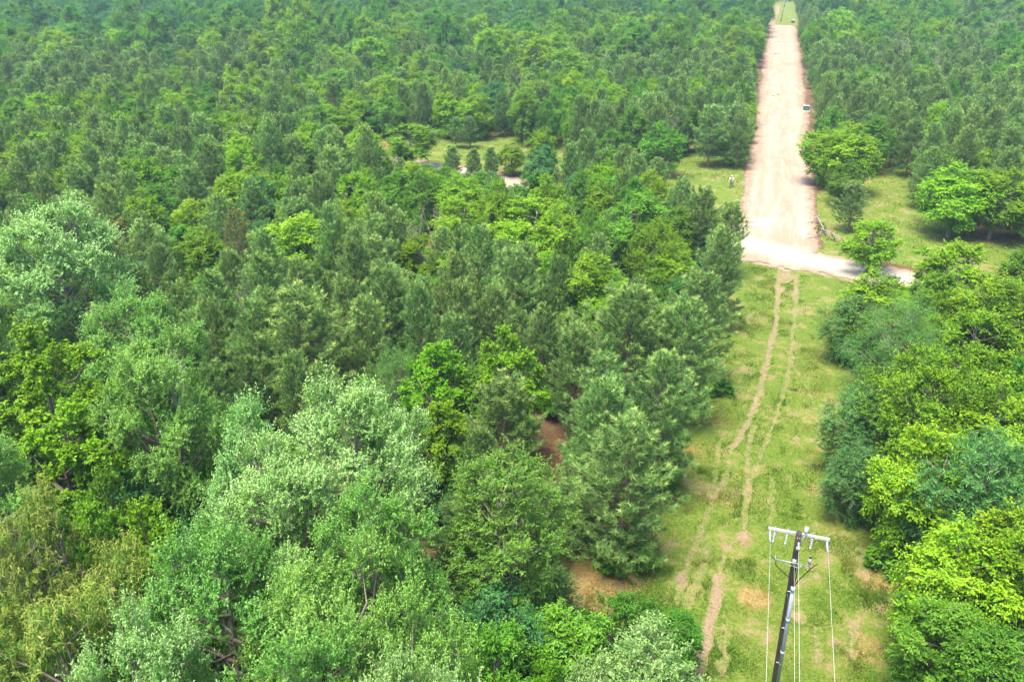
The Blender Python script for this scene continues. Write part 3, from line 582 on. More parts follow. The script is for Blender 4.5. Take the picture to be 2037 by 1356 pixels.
# ---------------------------------------------------------------- the trees one can point at: kind, top of crown (photo px), height m, crown width px, label
HT = [
 ('oak', 85, 402, 17, 290, 'big silvery-green oak at the left frame edge, rising above the yellow-green sweetgum', 0),
 ('gum', 62, 655, 15, 300, 'yellow-green sweetgum with star leaves below the big oak at the left edge', 0),
 ('gum', 105, 815, 12.5, 260, 'lower yellow-green sweetgum beside the dark gap near the left edge', 1),
 ('oakg', 295, 668, 15.5, 280, 'rounded mid-green oak between the left sweetgum and the pine stand', 1),
 ('oak', 478, 812, 15, 240, 'pale oak with its top against the dark pines, left of the whitest crown', 2),
 ('oak', 695, 788, 16, 340, 'whitest oak crown, silvery leaves in front of the tall bright green trees', 0),
 ('oak', 540, 900, 15.5, 330, 'broad pale oak right in the middle of the oak group', 1),
 ('oakg', 745, 985, 15.5, 290, 'pale oak hanging over the orange ground beside the feathery elm', 2),
 ('oakg', 425, 1070, 15.5, 390, 'wide pale oak with bare grey twigs poking through near the bottom', 0),
 ('oakg', 650, 1115, 15.5, 400, 'bushy green oak just left of the feathery elm, low in the photo', 1),
 ('oakg', 800, 1215, 15.5, 330, 'green oak at the bottom edge next to the dark thicket', 2),
 ('oak', 250, 1255, 16, 380, 'silvery oak at the bottom edge beside the tan flowering chestnut', 0),
 ('oakg', 560, 1290, 17, 460, 'yellowish-green oak cut by the bottom edge below the bare twigs', 2),
 ('oak', 830, 1330, 16, 330, 'pale oak whose top just enters at the bottom edge', 1),
 ('tan', 45, 985, 15, 270, 'chestnut with tan flower tassels and grey bare limbs at the left edge', 0),
 ('tan', 225, 1095, 13.5, 270, 'chestnut with golden brown tassels beside the wide pale oak', 0),
 ('tan', 75, 1200, 14.5, 360, 'chestnut with tan tassels filling the bottom left corner', 0),
 ('gum', 300, 1000, 13, 210, 'small bright yellow sweetgum between the chestnuts and the pale oaks', 1),
 ('gum', 165, 1020, 11.5, 220, 'green sweetgum in the hollow above the tasselled chestnuts', 0),
 ('dark', 235, 915, 9, 190, 'deep green tree in the dark gap between sweetgum and oaks', 1),
 ('mid', 455, 830, 7, 190, 'dark green understorey tree between the oaks and the pines', 2),
 ('dark', 330, 940, 8, 190, 'mid-green understorey tree behind the yellow sweetgum', 2),
 ('elm', 1000, 905, 13, 285, 'feathery green elm with upright twigs standing alone by the orange dry grass', 0),
 ('dark', 1010, 1190, 8, 250, 'dark green thicket tree under the feathery elm', 0),
 ('mid', 1115, 1240, 7, 240, 'mid-green low tree between the elm and the pale small tree', 0),
 ('mid', 1240, 1205, 4.5, 180, 'low leafy tree beside the dry grass patch, below the big pine', 2),
 ('mid', 1345, 1225, 4.5, 130, 'low green tree nearest the bright wheel track at the bottom', 1),
 ('mid', 985, 1290, 8, 260, 'shaded green tree at the bottom edge right of the oaks', 2),
 ('pale', 1300, 1265, 8, 240, 'small pale grey-green tree at the bottom edge beside the wheel track', 0),
 ('pale', 1180, 1320, 7, 170, 'small pale tree at the bottom edge left of the similar bigger one', 0),
 ('gum', 1090, 1335, 7, 130, 'yellow-green treetop just peeking in at the bottom edge', 0),
 ('pine', 1250, 848, 10, 235, 'large full pine nearest the camera beside the dirt tracks', 0),
 ('pine', 1205, 728, 10, 185, 'pale-tipped pine left of its twin behind the nearest pine', 1),
 ('pine', 1318, 722, 10, 195, 'pale-tipped pine right of its twin, over the grass strip', 2),
 ('pine', 1000, 757, 9.5, 175, 'pine standing in front of the two tall bright green trees', 3),
 ('pine', 955, 870, 7.5, 120, 'small pine just behind the feathery elm', 4),
 ('pine', 590, 590, 11, 220, 'wide light-green pine above the whitest oak', 4),
 ('pine', 905, 640, 10, 110, 'slender pine with yellowish candles between the two bright trees', 3),
 ('pine', 760, 545, 10.5, 160, 'tall pine in the middle of the stand with a brown dead limb', 5),
 ('pine', 1255, 585, 11, 240, 'biggest broad pine at the centre right of the near stand', 4),
 ('pine', 1370, 600, 10.5, 170, 'pine at the edge of the stand leaning over the grass strip', 6),
 ('pine', 1400, 545, 10, 160, 'dense pine on the stand edge below the junction', 0),
 ('pine', 1440, 470, 9.5, 120, 'pine whose dark side meets the white cross road', 2),
 ('pine', 1462, 405, 8.5, 85, 'narrow-tipped pine at the corner of the gravel junction', 3),
 ('pine', 1400, 378, 9, 100, 'dark pine behind the corner pine of the junction', 0),
 ('pine', 1352, 362, 9, 85, 'pine at the front edge of the small clearing beside the round tree', 1),
 ('gum', 860, 692, 10, 165, 'tall bright yellow-green tree left of the slender candle pine', 1),
 ('gum', 1010, 668, 10.5, 175, 'tall bright yellow-green tree right of the slender candle pine', 0),
 ('gum', 868, 808, 8.5, 150, 'lower bright yellow-green tree behind the whitest oak', 1),
 ('mid', 960, 740, 8, 170, 'green tree in the shade between the two tall bright ones', 1),
 ('mimosa', 790, 700, 8, 130, 'blue-green feathery tree left of the tall bright pair', 0),
 ('shrub', 1240, 1075, 2.2, 85, 'bright green sapling at the foot of the nearest pine', 0),
 ('shrub', 725, 765, 4.0, 90, 'green bush in the dark gap right of the wide light-green pine', 0),
 ('bright', 612, 432, 8.5, 150, 'vivid yellow round-topped tree at the left centre of the near stand', 1),
 ('bright', 915, 350, 8, 100, 'vivid green upright tree at the front of the left clearing', 0),
 ('bright', 905, 400, 7, 100, 'yellow-green tree just below the upright one by the clearing', 1),
 ('bright', 1040, 398, 8, 150, 'broad yellow-green tree with layered sprays below the gravel glimpses', 1),
 ('bright', 1110, 410, 8, 110, 'green tree joined to the broad layered yellow-green one', 0),
 ('bright', 705, 345, 8, 100, 'yellow-green tree left of the clearing front', 2),
 ('mid', 790, 345, 7, 90, 'dense green bushy tree below the clearing and left of the vivid upright tree', 0),
 ('mid', 840, 352, 7, 90, 'muted green tree beside the vivid upright tree', 2),
 ('bright', 835, 470, 7, 95, 'small yellow-green tree among pines near the photo centre', 2),
 ('mid', 1275, 380, 10, 130, 'tall mid-green tree right of the hidden gravel lane', 1),
 ('olive', 1310, 440, 8, 110, 'olive-green tree leaning on the tall mid-green one', 0),
 ('bright', 1345, 485, 6.5, 95, 'bright yellow bush-like tree left of the junction-side pines', 0),
 ('bright', 1165, 503, 8.5, 155, 'broad yellow-green tree in the pines, centre right', 1),
 ('bright', 1215, 535, 7, 95, 'smaller green tree attached to the broad centre right one', 0),
 ('bright', 1190, 600, 6, 70, 'small yellow-green treetop sunk among the centre pines', 2),
 ('dark', 512, 358, 8, 90, 'dark blue-green round tree left of centre in the middle distance', 0),
 ('bright', 375, 395, 7, 80, 'small bright tree in the pines left of the dark round one', 1),
 ('bright', 390, 450, 7, 90, 'bright tree to the left of an orange-tinged pine', 0),
 ('pineold', 463, 425, 9, 75, 'pine turning orange left of the vivid yellow tree', 0),
 ('pineold', 230, 440, 8, 80, 'thin pine with rusty needles right of the big left oak', 0),
 ('mid', 1160, 335, 9, 55, 'narrow green tree in front of the hidden lane', 1),
 ('dark', 1150, 345, 7.5, 75, 'dark green tree beside the gravel glimpses', 1),
 ('bright', 815, 243, 7.4, 105, 'bright upright tree standing alone at the left end of the clearing', 2),
 ('bright', 1083, 253, 8.5, 58, 'narrow pale yellow-green tree before the clearing', 2),
 ('dark', 1078, 290, 7, 75, 'dark tree at the foot of the narrow yellow-green one', 0),
 ('bright', 1017, 283, 5.2, 58, 'small round yellow tree at the clearing front', 0),
 ('mid', 1315, 258, 7.6, 98, 'ball-shaped dense green tree beside the small grass clearing', 2),
 ('mid', 1262, 220, 9, 68, 'tall green tree rising behind the ball-shaped one', 0),
 ('pineslim', 898, 288, 4.8, 40, 'first small cone-shaped pine in front of the clearing, next to the bright upright tree', 0),
 ('pineslim', 942, 297, 4.6, 34, 'small cone-shaped pine midway along the clearing front', 1),
 ('pineslim', 976, 293, 4.8, 36, 'small cone-shaped pine left of the round yellow tree', 0),
 ('pine', 905, 232, 5.4, 36, 'slender pine with a bare trunk inside the clearing', 3),
 ('pine', 934, 232, 5.6, 44, 'fuller pine with a bare trunk inside the clearing', 3),
 ('bright', 915, 200, 7.2, 72, 'light green tree at the back edge of the clearing', 2),
 ('dark', 985, 163, 9.2, 78, 'tall dark green tree behind the clearing', 0),
 ('bright', 765, 150, 9.2, 110, 'tall green tree, left one of the big pair behind the clearing', 1),
 ('bright', 842, 146, 9.2, 92, 'tall green tree, right one of the big pair behind the clearing', 0),
 ('mid', 672, 140, 9.5, 105, 'tall darker green tree left of the big pair', 1),
 ('mid', 742, 205, 6, 105, 'low wide green tree at the foot of the big pair', 0),
 ('bright', 668, 218, 6, 80, 'low bright green tree at the left foot of the tall group', 0),
 ('bright', 595, 268, 8, 70, 'bright yellow-green tree among pines left of the tall group', 1),
 ('dark', 910, 118, 10, 55, 'round deep green tree above the tall dark one', 0),
 ('pine', 1420, 212, 9.8, 82, 'roadside pine with a bare lower trunk on mown grass', 3),
 ('pine', 1467, 212, 9.4, 92, 'bushy roadside pine overhanging the gravel by the rider', 0),
 ('bright', 1643, 255, 8.5, 92, 'bright green roadside tree overhanging the right of the gravel', 2),
 ('bright', 1672, 266, 8.5, 78, 'green tree wedged between the two roadside trees right of the gravel', 1),
 ('mid', 1690, 325, 6.2, 75, 'lower green tree at the foot of the roadside trees, behind the small pine', 0),
 ('bright', 1705, 250, 10, 105, 'tall bright green tree with a visible trunk in the right clearing', 0),
 ('pine', 1705, 362, 6.5, 72, 'small pine behind the log fence', 3),
 ('bright', 1745, 440, 6.2, 108, 'round-topped bright tree between the log fence and the pale road', 2),
 ('bright', 1920, 325, 9.2, 150, 'wide green tree, left one of the pair in the right clearing', 0),
 ('bright', 2005, 330, 9.2, 130, 'green tree, right one of the pair, cut by the right edge', 2),
 ('bright', 1938, 270, 9, 80, 'bright tree behind the pair in the right clearing', 1),
 ('bright', 1925, 490, 9, 170, 'tall bright tree where the pale road vanishes on the right', 2),
 ('bright', 1995, 560, 9, 190, 'wide yellow-green tree below the pale road at the right edge', 1),
 ('bright', 1750, 545, 8, 145, 'green tree at the upper end of the right-hand thicket, under the round-topped one', 0),
 ('droop', 1714, 590, 6.5, 110, 'dark drooping tree on the left flank of the right-hand thicket', 0),
 ('mimosa', 1806, 600, 9, 215, 'wide feathery mimosa with yellow sprays in the right-hand thicket', 0),
 ('olive', 1868, 705, 10.5, 255, 'large olive-green dense crown at the heart of the right-hand thicket', 0),
 ('bright', 2000, 760, 9.5, 210, 'vivid green tree right of the olive-green crown', 0),
 ('droop', 1722, 770, 7, 125, 'dark blue-green drooping tree left of the olive-green crown', 0),
 ('bright', 1855, 862, 9, 200, 'vivid green tree right above the bare soil beside the power pole', 1),
 ('droop', 1985, 870, 10, 210, 'tall dark feathery tree at the right edge below the vivid one', 0),
 ('droop', 1716, 890, 5.5, 120, 'low dark feathery tree spreading onto the grass strip', 0),
 ('bright', 1930, 1060, 8.5, 230, 'light green tree at the right of the power pole', 0),
 ('gum', 2030, 1060, 9, 190, 'yellow-green tree cut by the right edge, level with the pole top', 1),
 ('mid', 1900, 1215, 6.5, 230, 'mid-green tree at the right bottom beside the power lines', 0),
 ('mid', 2010, 1270, 7.5, 230, 'darker green tree filling the bottom right corner', 1),
 ('bright', 1960, 620, 8.5, 170, 'bright green tree under the right end of the pale road', 2),
 ('dead', 482, 560, 9, 60, 'grey bare treetop sticking out of the near left pines', 0),
 ('dead', 853, 430, 9, 60, 'brown bare tree among pines near the centre', 1),
 ('dead', 992, 505, 9.5, 50, 'thin brown bare tree left of the broad yellow-green one', 0),
 ('dead', 1045, 150, 10.5, 40, 'thin brown dead tree behind the clearing', 2),
 ('dead', 1330, 238, 8, 34, 'brown dead tree behind the ball-shaped green one', 1),
 ('dead', 1806, 72, 12.5, 40, 'grey dead snag with forked limbs above the right pine stand', 0),
 ('dead', 1855, 102, 11.5, 30, 'short grey snag right of the forked dead one', 1),
 ('dead', 1295, 745, 9.5, 40, 'thin dead pole in the near right pines', 0),
 ('dead', 42, 1015, 14.5, 190, 'pale bare limbs beside the chestnut at the left edge', 2),
]
# image outlines of ground that stays in view; nothing grows where it would cover it
CLEAR = [
 [(1532, 44), (1520, 90), (1512, 140), (1504, 230), (1502, 330), (1478, 380), (1500, 440), (1498, 500), (1482, 590), (1456, 670), (1432, 760), (1402, 840), (1394, 950), (1350, 1060), (1290, 1125), (1130, 1130),
  (1130, 1190), (1260, 1200), (1385, 1220), (1372, 1356), (1800, 1356), (1812, 1240), (1790, 1150), (1725, 1110), (1700, 1000), (1678, 900), (1668, 760), (1652, 620), (1680, 560), (1690, 520), (1850, 570), (1860, 530),
  (1700, 505), (1630, 430), (1616, 360), (1612, 260), (1596, 180), (1588, 100), (1584, 44)],
 [(705, 300), (740, 285), (860, 262), (1000, 280), (1100, 300), (1140, 330), (1130, 358), (1050, 330), (960, 335), (860, 325), (800, 310)],
 [(1312, 392), (1345, 330), (1370, 298), (1450, 300), (1456, 400), (1400, 400)],
 [(1625, 400), (1700, 330), (1760, 340), (1840, 430), (1880, 500), (2037, 505), (2037, 560), (1980, 556), (1850, 545), (1780, 520), (1690, 508)],
 [(1548, 0), (1545, 44), (1575, 44), (1566, 0)],
 [(1085, 845), (1150, 860), (1150, 940), (1090, 960)], [(850, 1045), (885, 1050), (880, 1105), (862, 1105)], [(1010, 352), (1060, 365), (1060, 385), (1015, 375)], [(1165, 378), (1215, 380), (1215, 398), (1170, 396)],
]
rnd = random.Random(42)
placed = []         # x, y, crown radius
cores = []          # cx, cy, hw, hh, depth in image, of the trees above
def cov_clear(x, y, h, w):
    """how much of a crown would stand in front of ground that must stay visible"""
    n = 0; m = 0
    for zz in (.12, .35, .6, .85, .98):
        rr_ = w / 2 * (1.0 if zz < .5 else (1.25 - zz))
        for s in (-1, -.5, 0, .5, 1):
            px, py, a = proj(x + s * rr_ * rt[0], y + s * rr_ * rt[1], h * zz); m += 1
            if a > 1 and any(inpoly(px, py, p) for p in CLEAR_): n += 1
    return n / m
CLEAR_ = CLEAR
HAND = []
for kind, px, py, h, wpx, label, idx in HT:
    x, y, t = at(px, py, h * .97)
    w = wpx * t / F
    HAND.append((t, kind, x, y, h, w, label, idx))
    placed.append((x, y, w / 2))
    bx, by, _ = proj(x, y, h * .12)
    if kind not in ('dead',): cores.append((px, (py + by) / 2, wpx * .33, (by - py) * .34, t))
HAND.sort()
for t, kind, x, y, h, w, label, idx in HAND: plant(kind, x, y, h, w, label, None, idx)

# ---------------------------------------------------------------- the rest of the forest
def mixat(px, py, a):
    """share of leafy trees and their kinds by where they stand"""
    if py > 760 and px < 360 + (py - 760) * .9: return 1.0, 'mom'
    if px > 1600 and py > 560: return .96, 'bbm'
    if px > 1500: return (.10 if py < 400 else .9), 'bmm'
    if py < 62: return (.80 if px < 1250 else .6), ('mdmd' if px < 900 else 'mmmd')
    if py < 100: return (.92 if px < 620 else .5), ('mdmd' if px < 620 else 'bmm')
    if py < 140: return (.35 if px < 620 else .6 if px > 880 else .35), 'bmm'
    if px > 1180 and py < 360: return .07, 'bm'
    if py < 320 and px < 560: return .13, 'bmb'
    if py < 330: return .40, 'bbm'
    if py < 540 and 480 < px < 1230: return .50, 'bbm'
    if py < 540: return .30, 'bmb'
    return .10, 'bmd'
KM = dict(m='mid', b='bright', d='dark', o='oakg')
cell = {}
def near_ok(x, y, r_):
    cx, cy = int(x // 6), int(y // 6)
    for i in range(cx - 1, cx + 2):
        for j in range(cy - 1, cy + 2):
            for (a, b, c) in cell.get((i, j), ()):
                if (a - x) ** 2 + (b - y) ** 2 < (r_ + c) ** 2: return False
    return True
def put(x, y, r_): cell.setdefault((int(x // 6), int(y // 6)), []).append((x, y, r_))
for x, y, r_ in placed: put(x, y, r_ * .5)
FILL = []
def try_tree(x, y):
    px, py, a = proj(x, y, 4.0)
    if a < 14 or not (-380 * 30 / a - 40 < px < 2080 + 380 * 30 / a) or py > 1800: return
    if abs(x - 4.7) < 6.6 + (1.2 if y < 100 else 0) and y < 540: return
    sd1 = float(sd_road(np.array([x]), np.array([y]))[0])
    if sd1 < 1.6: return
    d = math.hypot(x, y); pl, ks = mixat(px, py, a)
    leafy = rnd.random() < pl or (vn1(x, y) > .42 and pl > .05 and pl < .9 and rnd.random() < .75)
    if leafy:
        kind = KM[rnd.choice(ks)]; h = rnd.uniform(6.5, 10) if d < 230 else rnd.uniform(8, 13); w = rnd.uniform(3.8, 6.2) * (1 if d < 230 else 1.25)
        if py < 125 and px < 700: h *= rnd.uniform(1.0, 1.5); w *= rnd.uniform(1.1, 1.5)
        elif py < 62: h *= rnd.uniform(1.1, 1.5); w *= rnd.uniform(1.2, 1.6)
        if kind == 'oakg': h = rnd.uniform(13, 15.5); w = 7.5
    else: kind = 'pine'; h = rnd.uniform(7.8, 10.6); w = rnd.uniform(4.2, 6.2) * rnd.choice((1, 1, .8))
    if kind == 'pine' and rnd.random() < .12: h *= rnd.uniform(.55, .8); w *= .7
    if abs(x - 4.7) < 10.5 and y < 540: w = min(w, 2 * (abs(x - 4.7) - (4.6 if y < 396 else 5.4)))
    if w < 2.4: return
    if BIG[0]:
        if not leafy or py > 175: return
        w = rnd.uniform(7.5, 11); h = rnd.uniform(11, 15)
        if abs(x - 4.7) < 14: return
    r_ = w / 2 * .60
    if not near_ok(x, y, r_): return
    if a < 260 or abs(x - 4.7) < 14:
        for k in range(6):
            cv = cov_clear(x, y, h, w)
            if cv < .05: break
            h *= .78; w *= .88
        if cv >= .05 or h < 2.6: return
    for cx, cy, hw, hh, t in cores:
        if a < t - 1.0 and a < 150:
            q0 = proj(x, y, h * .92); q1 = proj(x, y, h * .15); ww = w * F / a / 2
            if abs(q0[0] - cx) < ww * .55 + hw and q0[1] < cy + hh * .35 and q1[1] > cy - hh: return
    put(x, y, r_ ); FILL.append((a, kind, x, y, h, w, px, py))
def vn1(x, y): return float(vnoise(np.array([x]), np.array([y]), 19, 41)[0])
BIG = [False]
# plantation rows near, looser beyond
def sweep(y0, y1, step):
    pts = []
    y = y0
    while y < y1:
        lx = -(y + 40) * .98 - 25; x = lx
        while x < y * .42 + 40:
            pts.append((x + rnd.uniform(-.42, .42) * step, y + rnd.uniform(-.42, .42) * step)); x += step
        y += step * .95
    rnd.shuffle(pts)
    return pts
BIG[0] = True
for (a0, a1, st) in ((180, 430, 7.5), (430, 700, 8.5)):
    for x, y in sweep(a0, a1, st):
        if rnd.random() < .55: try_tree(x, y)
BIG[0] = False
for (a0, a1, st) in ((8, 130, 2.9), (8, 130, 2.9), (130, 260, 3.3), (260, 430, 4.2), (430, 700, 5.2)):
    for x, y in sweep(a0, a1, st): try_tree(x, y)
# low leafy growth under and between the near trees
def understory():
    for x, y in sweep(14, 105, 3.1):
        px, py, a = proj(x, y, 2.0)
        if not (-40 < px < 2080) or py > 1480 or abs(x - 4.7) < 7.4 or rnd.random() < .35: continue
        if float(sd_road(np.array([x]), np.array([y]))[0]) < 1.5: continue
        h = rnd.uniform(2.2, 4.8); w = h * rnd.uniform(.7, .95)
        if cov_clear(x, y, h, w) > .04: continue
        FILL.append((a, rnd.choice(('mid', 'mid', 'bright', 'dark')), x, y, h, w, px, py))
understory()
FILL.sort()
ZONES = [
 (lambda x, y, px, py: px > 1560 and py < 340, 'in the dense stand right of the gravel road'),
 (lambda x, y, px, py: px > 1560, 'in the thicket along the right side of the grass strip'),
 (lambda x, y, px, py: px > 1180 and py < 330, 'in the stand bordering the left side of the gravel road'),
 (lambda x, y, px, py: py < 250 and px < 640, 'in the far left stand beyond the middle distance'),
 (lambda x, y, px, py: py < 300, 'in the woods behind the left grass clearing'),
 (lambda x, y, px, py: py < 520 and px > 640, 'in the belt between the near pines and the left clearing'),
 (lambda x, y, px, py: py < 520, 'in the left middle stand above the pale oaks'),
 (lambda x, y, px, py: px > 1050, 'in the near stand along the left edge of the grass strip'),
 (lambda x, y, px, py: px > 480, 'in the near central stand behind the oaks'),
 (lambda x, y, px, py: True, 'in the near left stand beside the oaks and sweetgums')]
DESC = dict(pine=('dark green pine', 'pines'), bright=('yellow-green tree', 'yellow-green trees'), mid=('mid-green tree', 'mid-green trees'),
            dark=('dark green tree', 'dark green trees'), oakg=('tall oak', 'oaks'))
cnt = {'pine': sum(1 for q in HAND if q[1].startswith('pine')), 'leafy': sum(1 for q in HAND if not q[1].startswith('pine'))}
STUFF = {'pine': [], 'leafy': []}
for a, kind, x, y, h, w, px, py in FILL:
    fam = 'pine' if kind == 'pine' else 'leafy'
    hw_ = w * F / a * .55
    inframe = -hw_ < px < 2037 + hw_ and proj(x, y, h)[1] < 1356
    if cnt[fam] < 300 and inframe:
        cnt[fam] += 1
        ph = next(p for f, p in ZONES if f(x, y, px, py)); d_, g_ = DESC[kind]
        if h < 5 and kind != 'pine' and a < 130: d_, g_ = 'low ' + d_, 'low ' + g_
        plant(kind, x, y, h, w, d_ + ' ' + ph, g_ + ' ' + ph)
    else: STUFF[fam].append((kind, x, y, h, w))
print('FILL', len(FILL), cnt, {k: len(v) for k, v in STUFF.items()})

def stuff_forest(name, label, cat, items):
    """the trees past the first 300: one object, instances of the near trees' crowns and trunks on points"""
    kinds = sorted(set(k for k, *_ in items)); table = []
    for k in kinds:
        for i in range(len(PR[k])):
            if (k, i) in FIRST: table.append((k, i))
    byk = {k: [n for n, (kk, i) in enumerate(table) if kk == k] for k in kinds}
    pos = []; idx = []; scl = []; rot = []
    for k, x, y, h, w in items:
        n = rnd.choice(byk[k]); _, _, H0, R0 = PR[k][table[n][1]]
        pos.append((x, y, float(terr(x, y)))); idx.append(n); scl.append((w / 2 / R0, w / 2 / R0, h / H0)); rot.append((0, 0, rnd.uniform(0, 6.283)))
    me = bpy.data.meshes.new(name); me.vertices.add(len(pos)); me.vertices.foreach_set('co', np.array(pos, np.float32).ravel())
    me.attributes.new('idx', 'INT', 'POINT').data.foreach_set('value', np.array(idx, np.int32))
    me.attributes.new('scl', 'FLOAT_VECTOR', 'POINT').data.foreach_set('vector', np.array(scl, np.float32).ravel())
    me.attributes.new('rot', 'FLOAT_VECTOR', 'POINT').data.foreach_set('vector', np.array(rot, np.float32).ravel())
    o = link(name, me); tag(o, label, cat, kind='stuff')
    ng = bpy.data.node_groups.new(name, 'GeometryNodeTree')
    ng.interface.new_socket('Geometry', in_out='INPUT', socket_type='NodeSocketGeometry'); ng.interface.new_socket('Geometry', in_out='OUTPUT', socket_type='NodeSocketGeometry')
    nn, ll = ng.nodes, ng.links
    gi = nn.new('NodeGroupInput'); go = nn.new('NodeGroupOutput'); jn_all = []
    idn = nn.new('GeometryNodeInputNamedAttribute'); idn.data_type = 'INT'; idn.inputs['Name'].default_value = 'idx'
    sn = nn.new('GeometryNodeInputNamedAttribute'); sn.data_type = 'FLOAT_VECTOR'; sn.inputs['Name'].default_value = 'scl'
    rn = nn.new('GeometryNodeInputNamedAttribute'); rn.data_type = 'FLOAT_VECTOR'; rn.inputs['Name'].default_value = 'rot'
    e2r = nn.new('FunctionNodeEulerToRotation'); ll.new(rn.outputs['Attribute'], e2r.inputs[0])
    jo = nn.new('GeometryNodeJoinGeometry')
    for n, key in enumerate(table):
        cmpn = nn.new('FunctionNodeCompare'); cmpn.data_type = 'INT'; cmpn.operation = 'EQUAL'
        ll.new(idn.outputs['Attribute'], cmpn.inputs[2]); cmpn.inputs[3].default_value = n
        for ob in FIRST[key]:
            oi = nn.new('GeometryNodeObjectInfo'); oi.inputs['Object'].default_value = ob; oi.inputs['As Instance'].default_value = True; oi.transform_space = 'ORIGINAL'
            ip = nn.new('GeometryNodeInstanceOnPoints')
            ll.new(gi.outputs[0], ip.inputs['Points']); ll.new(cmpn.outputs[0], ip.inputs['Selection']); ll.new(oi.outputs['Geometry'], ip.inputs['Instance'])
            ll.new(e2r.outputs[0], ip.inputs['Rotation']); ll.new(sn.outputs['Attribute'], ip.inputs['Scale']); ll.new(ip.outputs[0], jo.inputs[0])
    ll.new(jo.outputs[0], go.inputs[0])
    md = o.modifiers.new('scatter', 'NODES'); md.node_group = ng
stuff_forest('distant_pines', 'distant dark green pine stands filling the middle and far ground', 'pine forest', STUFF['pine'])
stuff_forest('distant_leafy_woods', 'distant mixed leafy woods reaching the top of the view', 'leafy forest', STUFF['leafy'])
# ---------------------------------------------------------------- power pole with riser, and its lines
M_POLE = barkmat('creosote_wood', (0.045, 0.030, 0.026), (0.018, 0.012, 0.012))
M_ARM = simple('crossarm_fibreglass', (.36, .36, .355), .5, var=.18, scale=14)
M_STEEL = simple('galvanised_steel', (.33, .35, .37), .45, .5, var=.2, scale=20)
M_PVC = simple('conduit_grey', (.26, .31, .35), .5, var=.15, scale=5)
M_INS = simple('polymer_insulator', (.28, .31, .34), .45, var=.15, scale=30)
M_BLK = simple('black_cable', (.012, .012, .014), .45)
M_COND = simple('aluminium_line', (.36, .34, .29), .5, .2, var=.1)
def insulator(mb, p, d, ln, n=5, r=.055):
    p = Vector(p); d = Vector(d).normalized(); pts = []; rad = []
    for k in range(n * 3):
        pts.append(p + d * ln * (k + .5) / (n * 3)); rad.append((.024, r, .024)[k % 3])
    mb.tube([p] + pts + [p + d * ln], [.016] + rad + [.016], 8)
TOP = Vector((3.72, 30.0, 10.7)); bx, by, _ = at(1541, 1356, .75); LOW = Vector((bx, by, .75))
FOOT = TOP + (LOW - TOP) * ((TOP.z + .6) / (TOP.z - LOW.z))
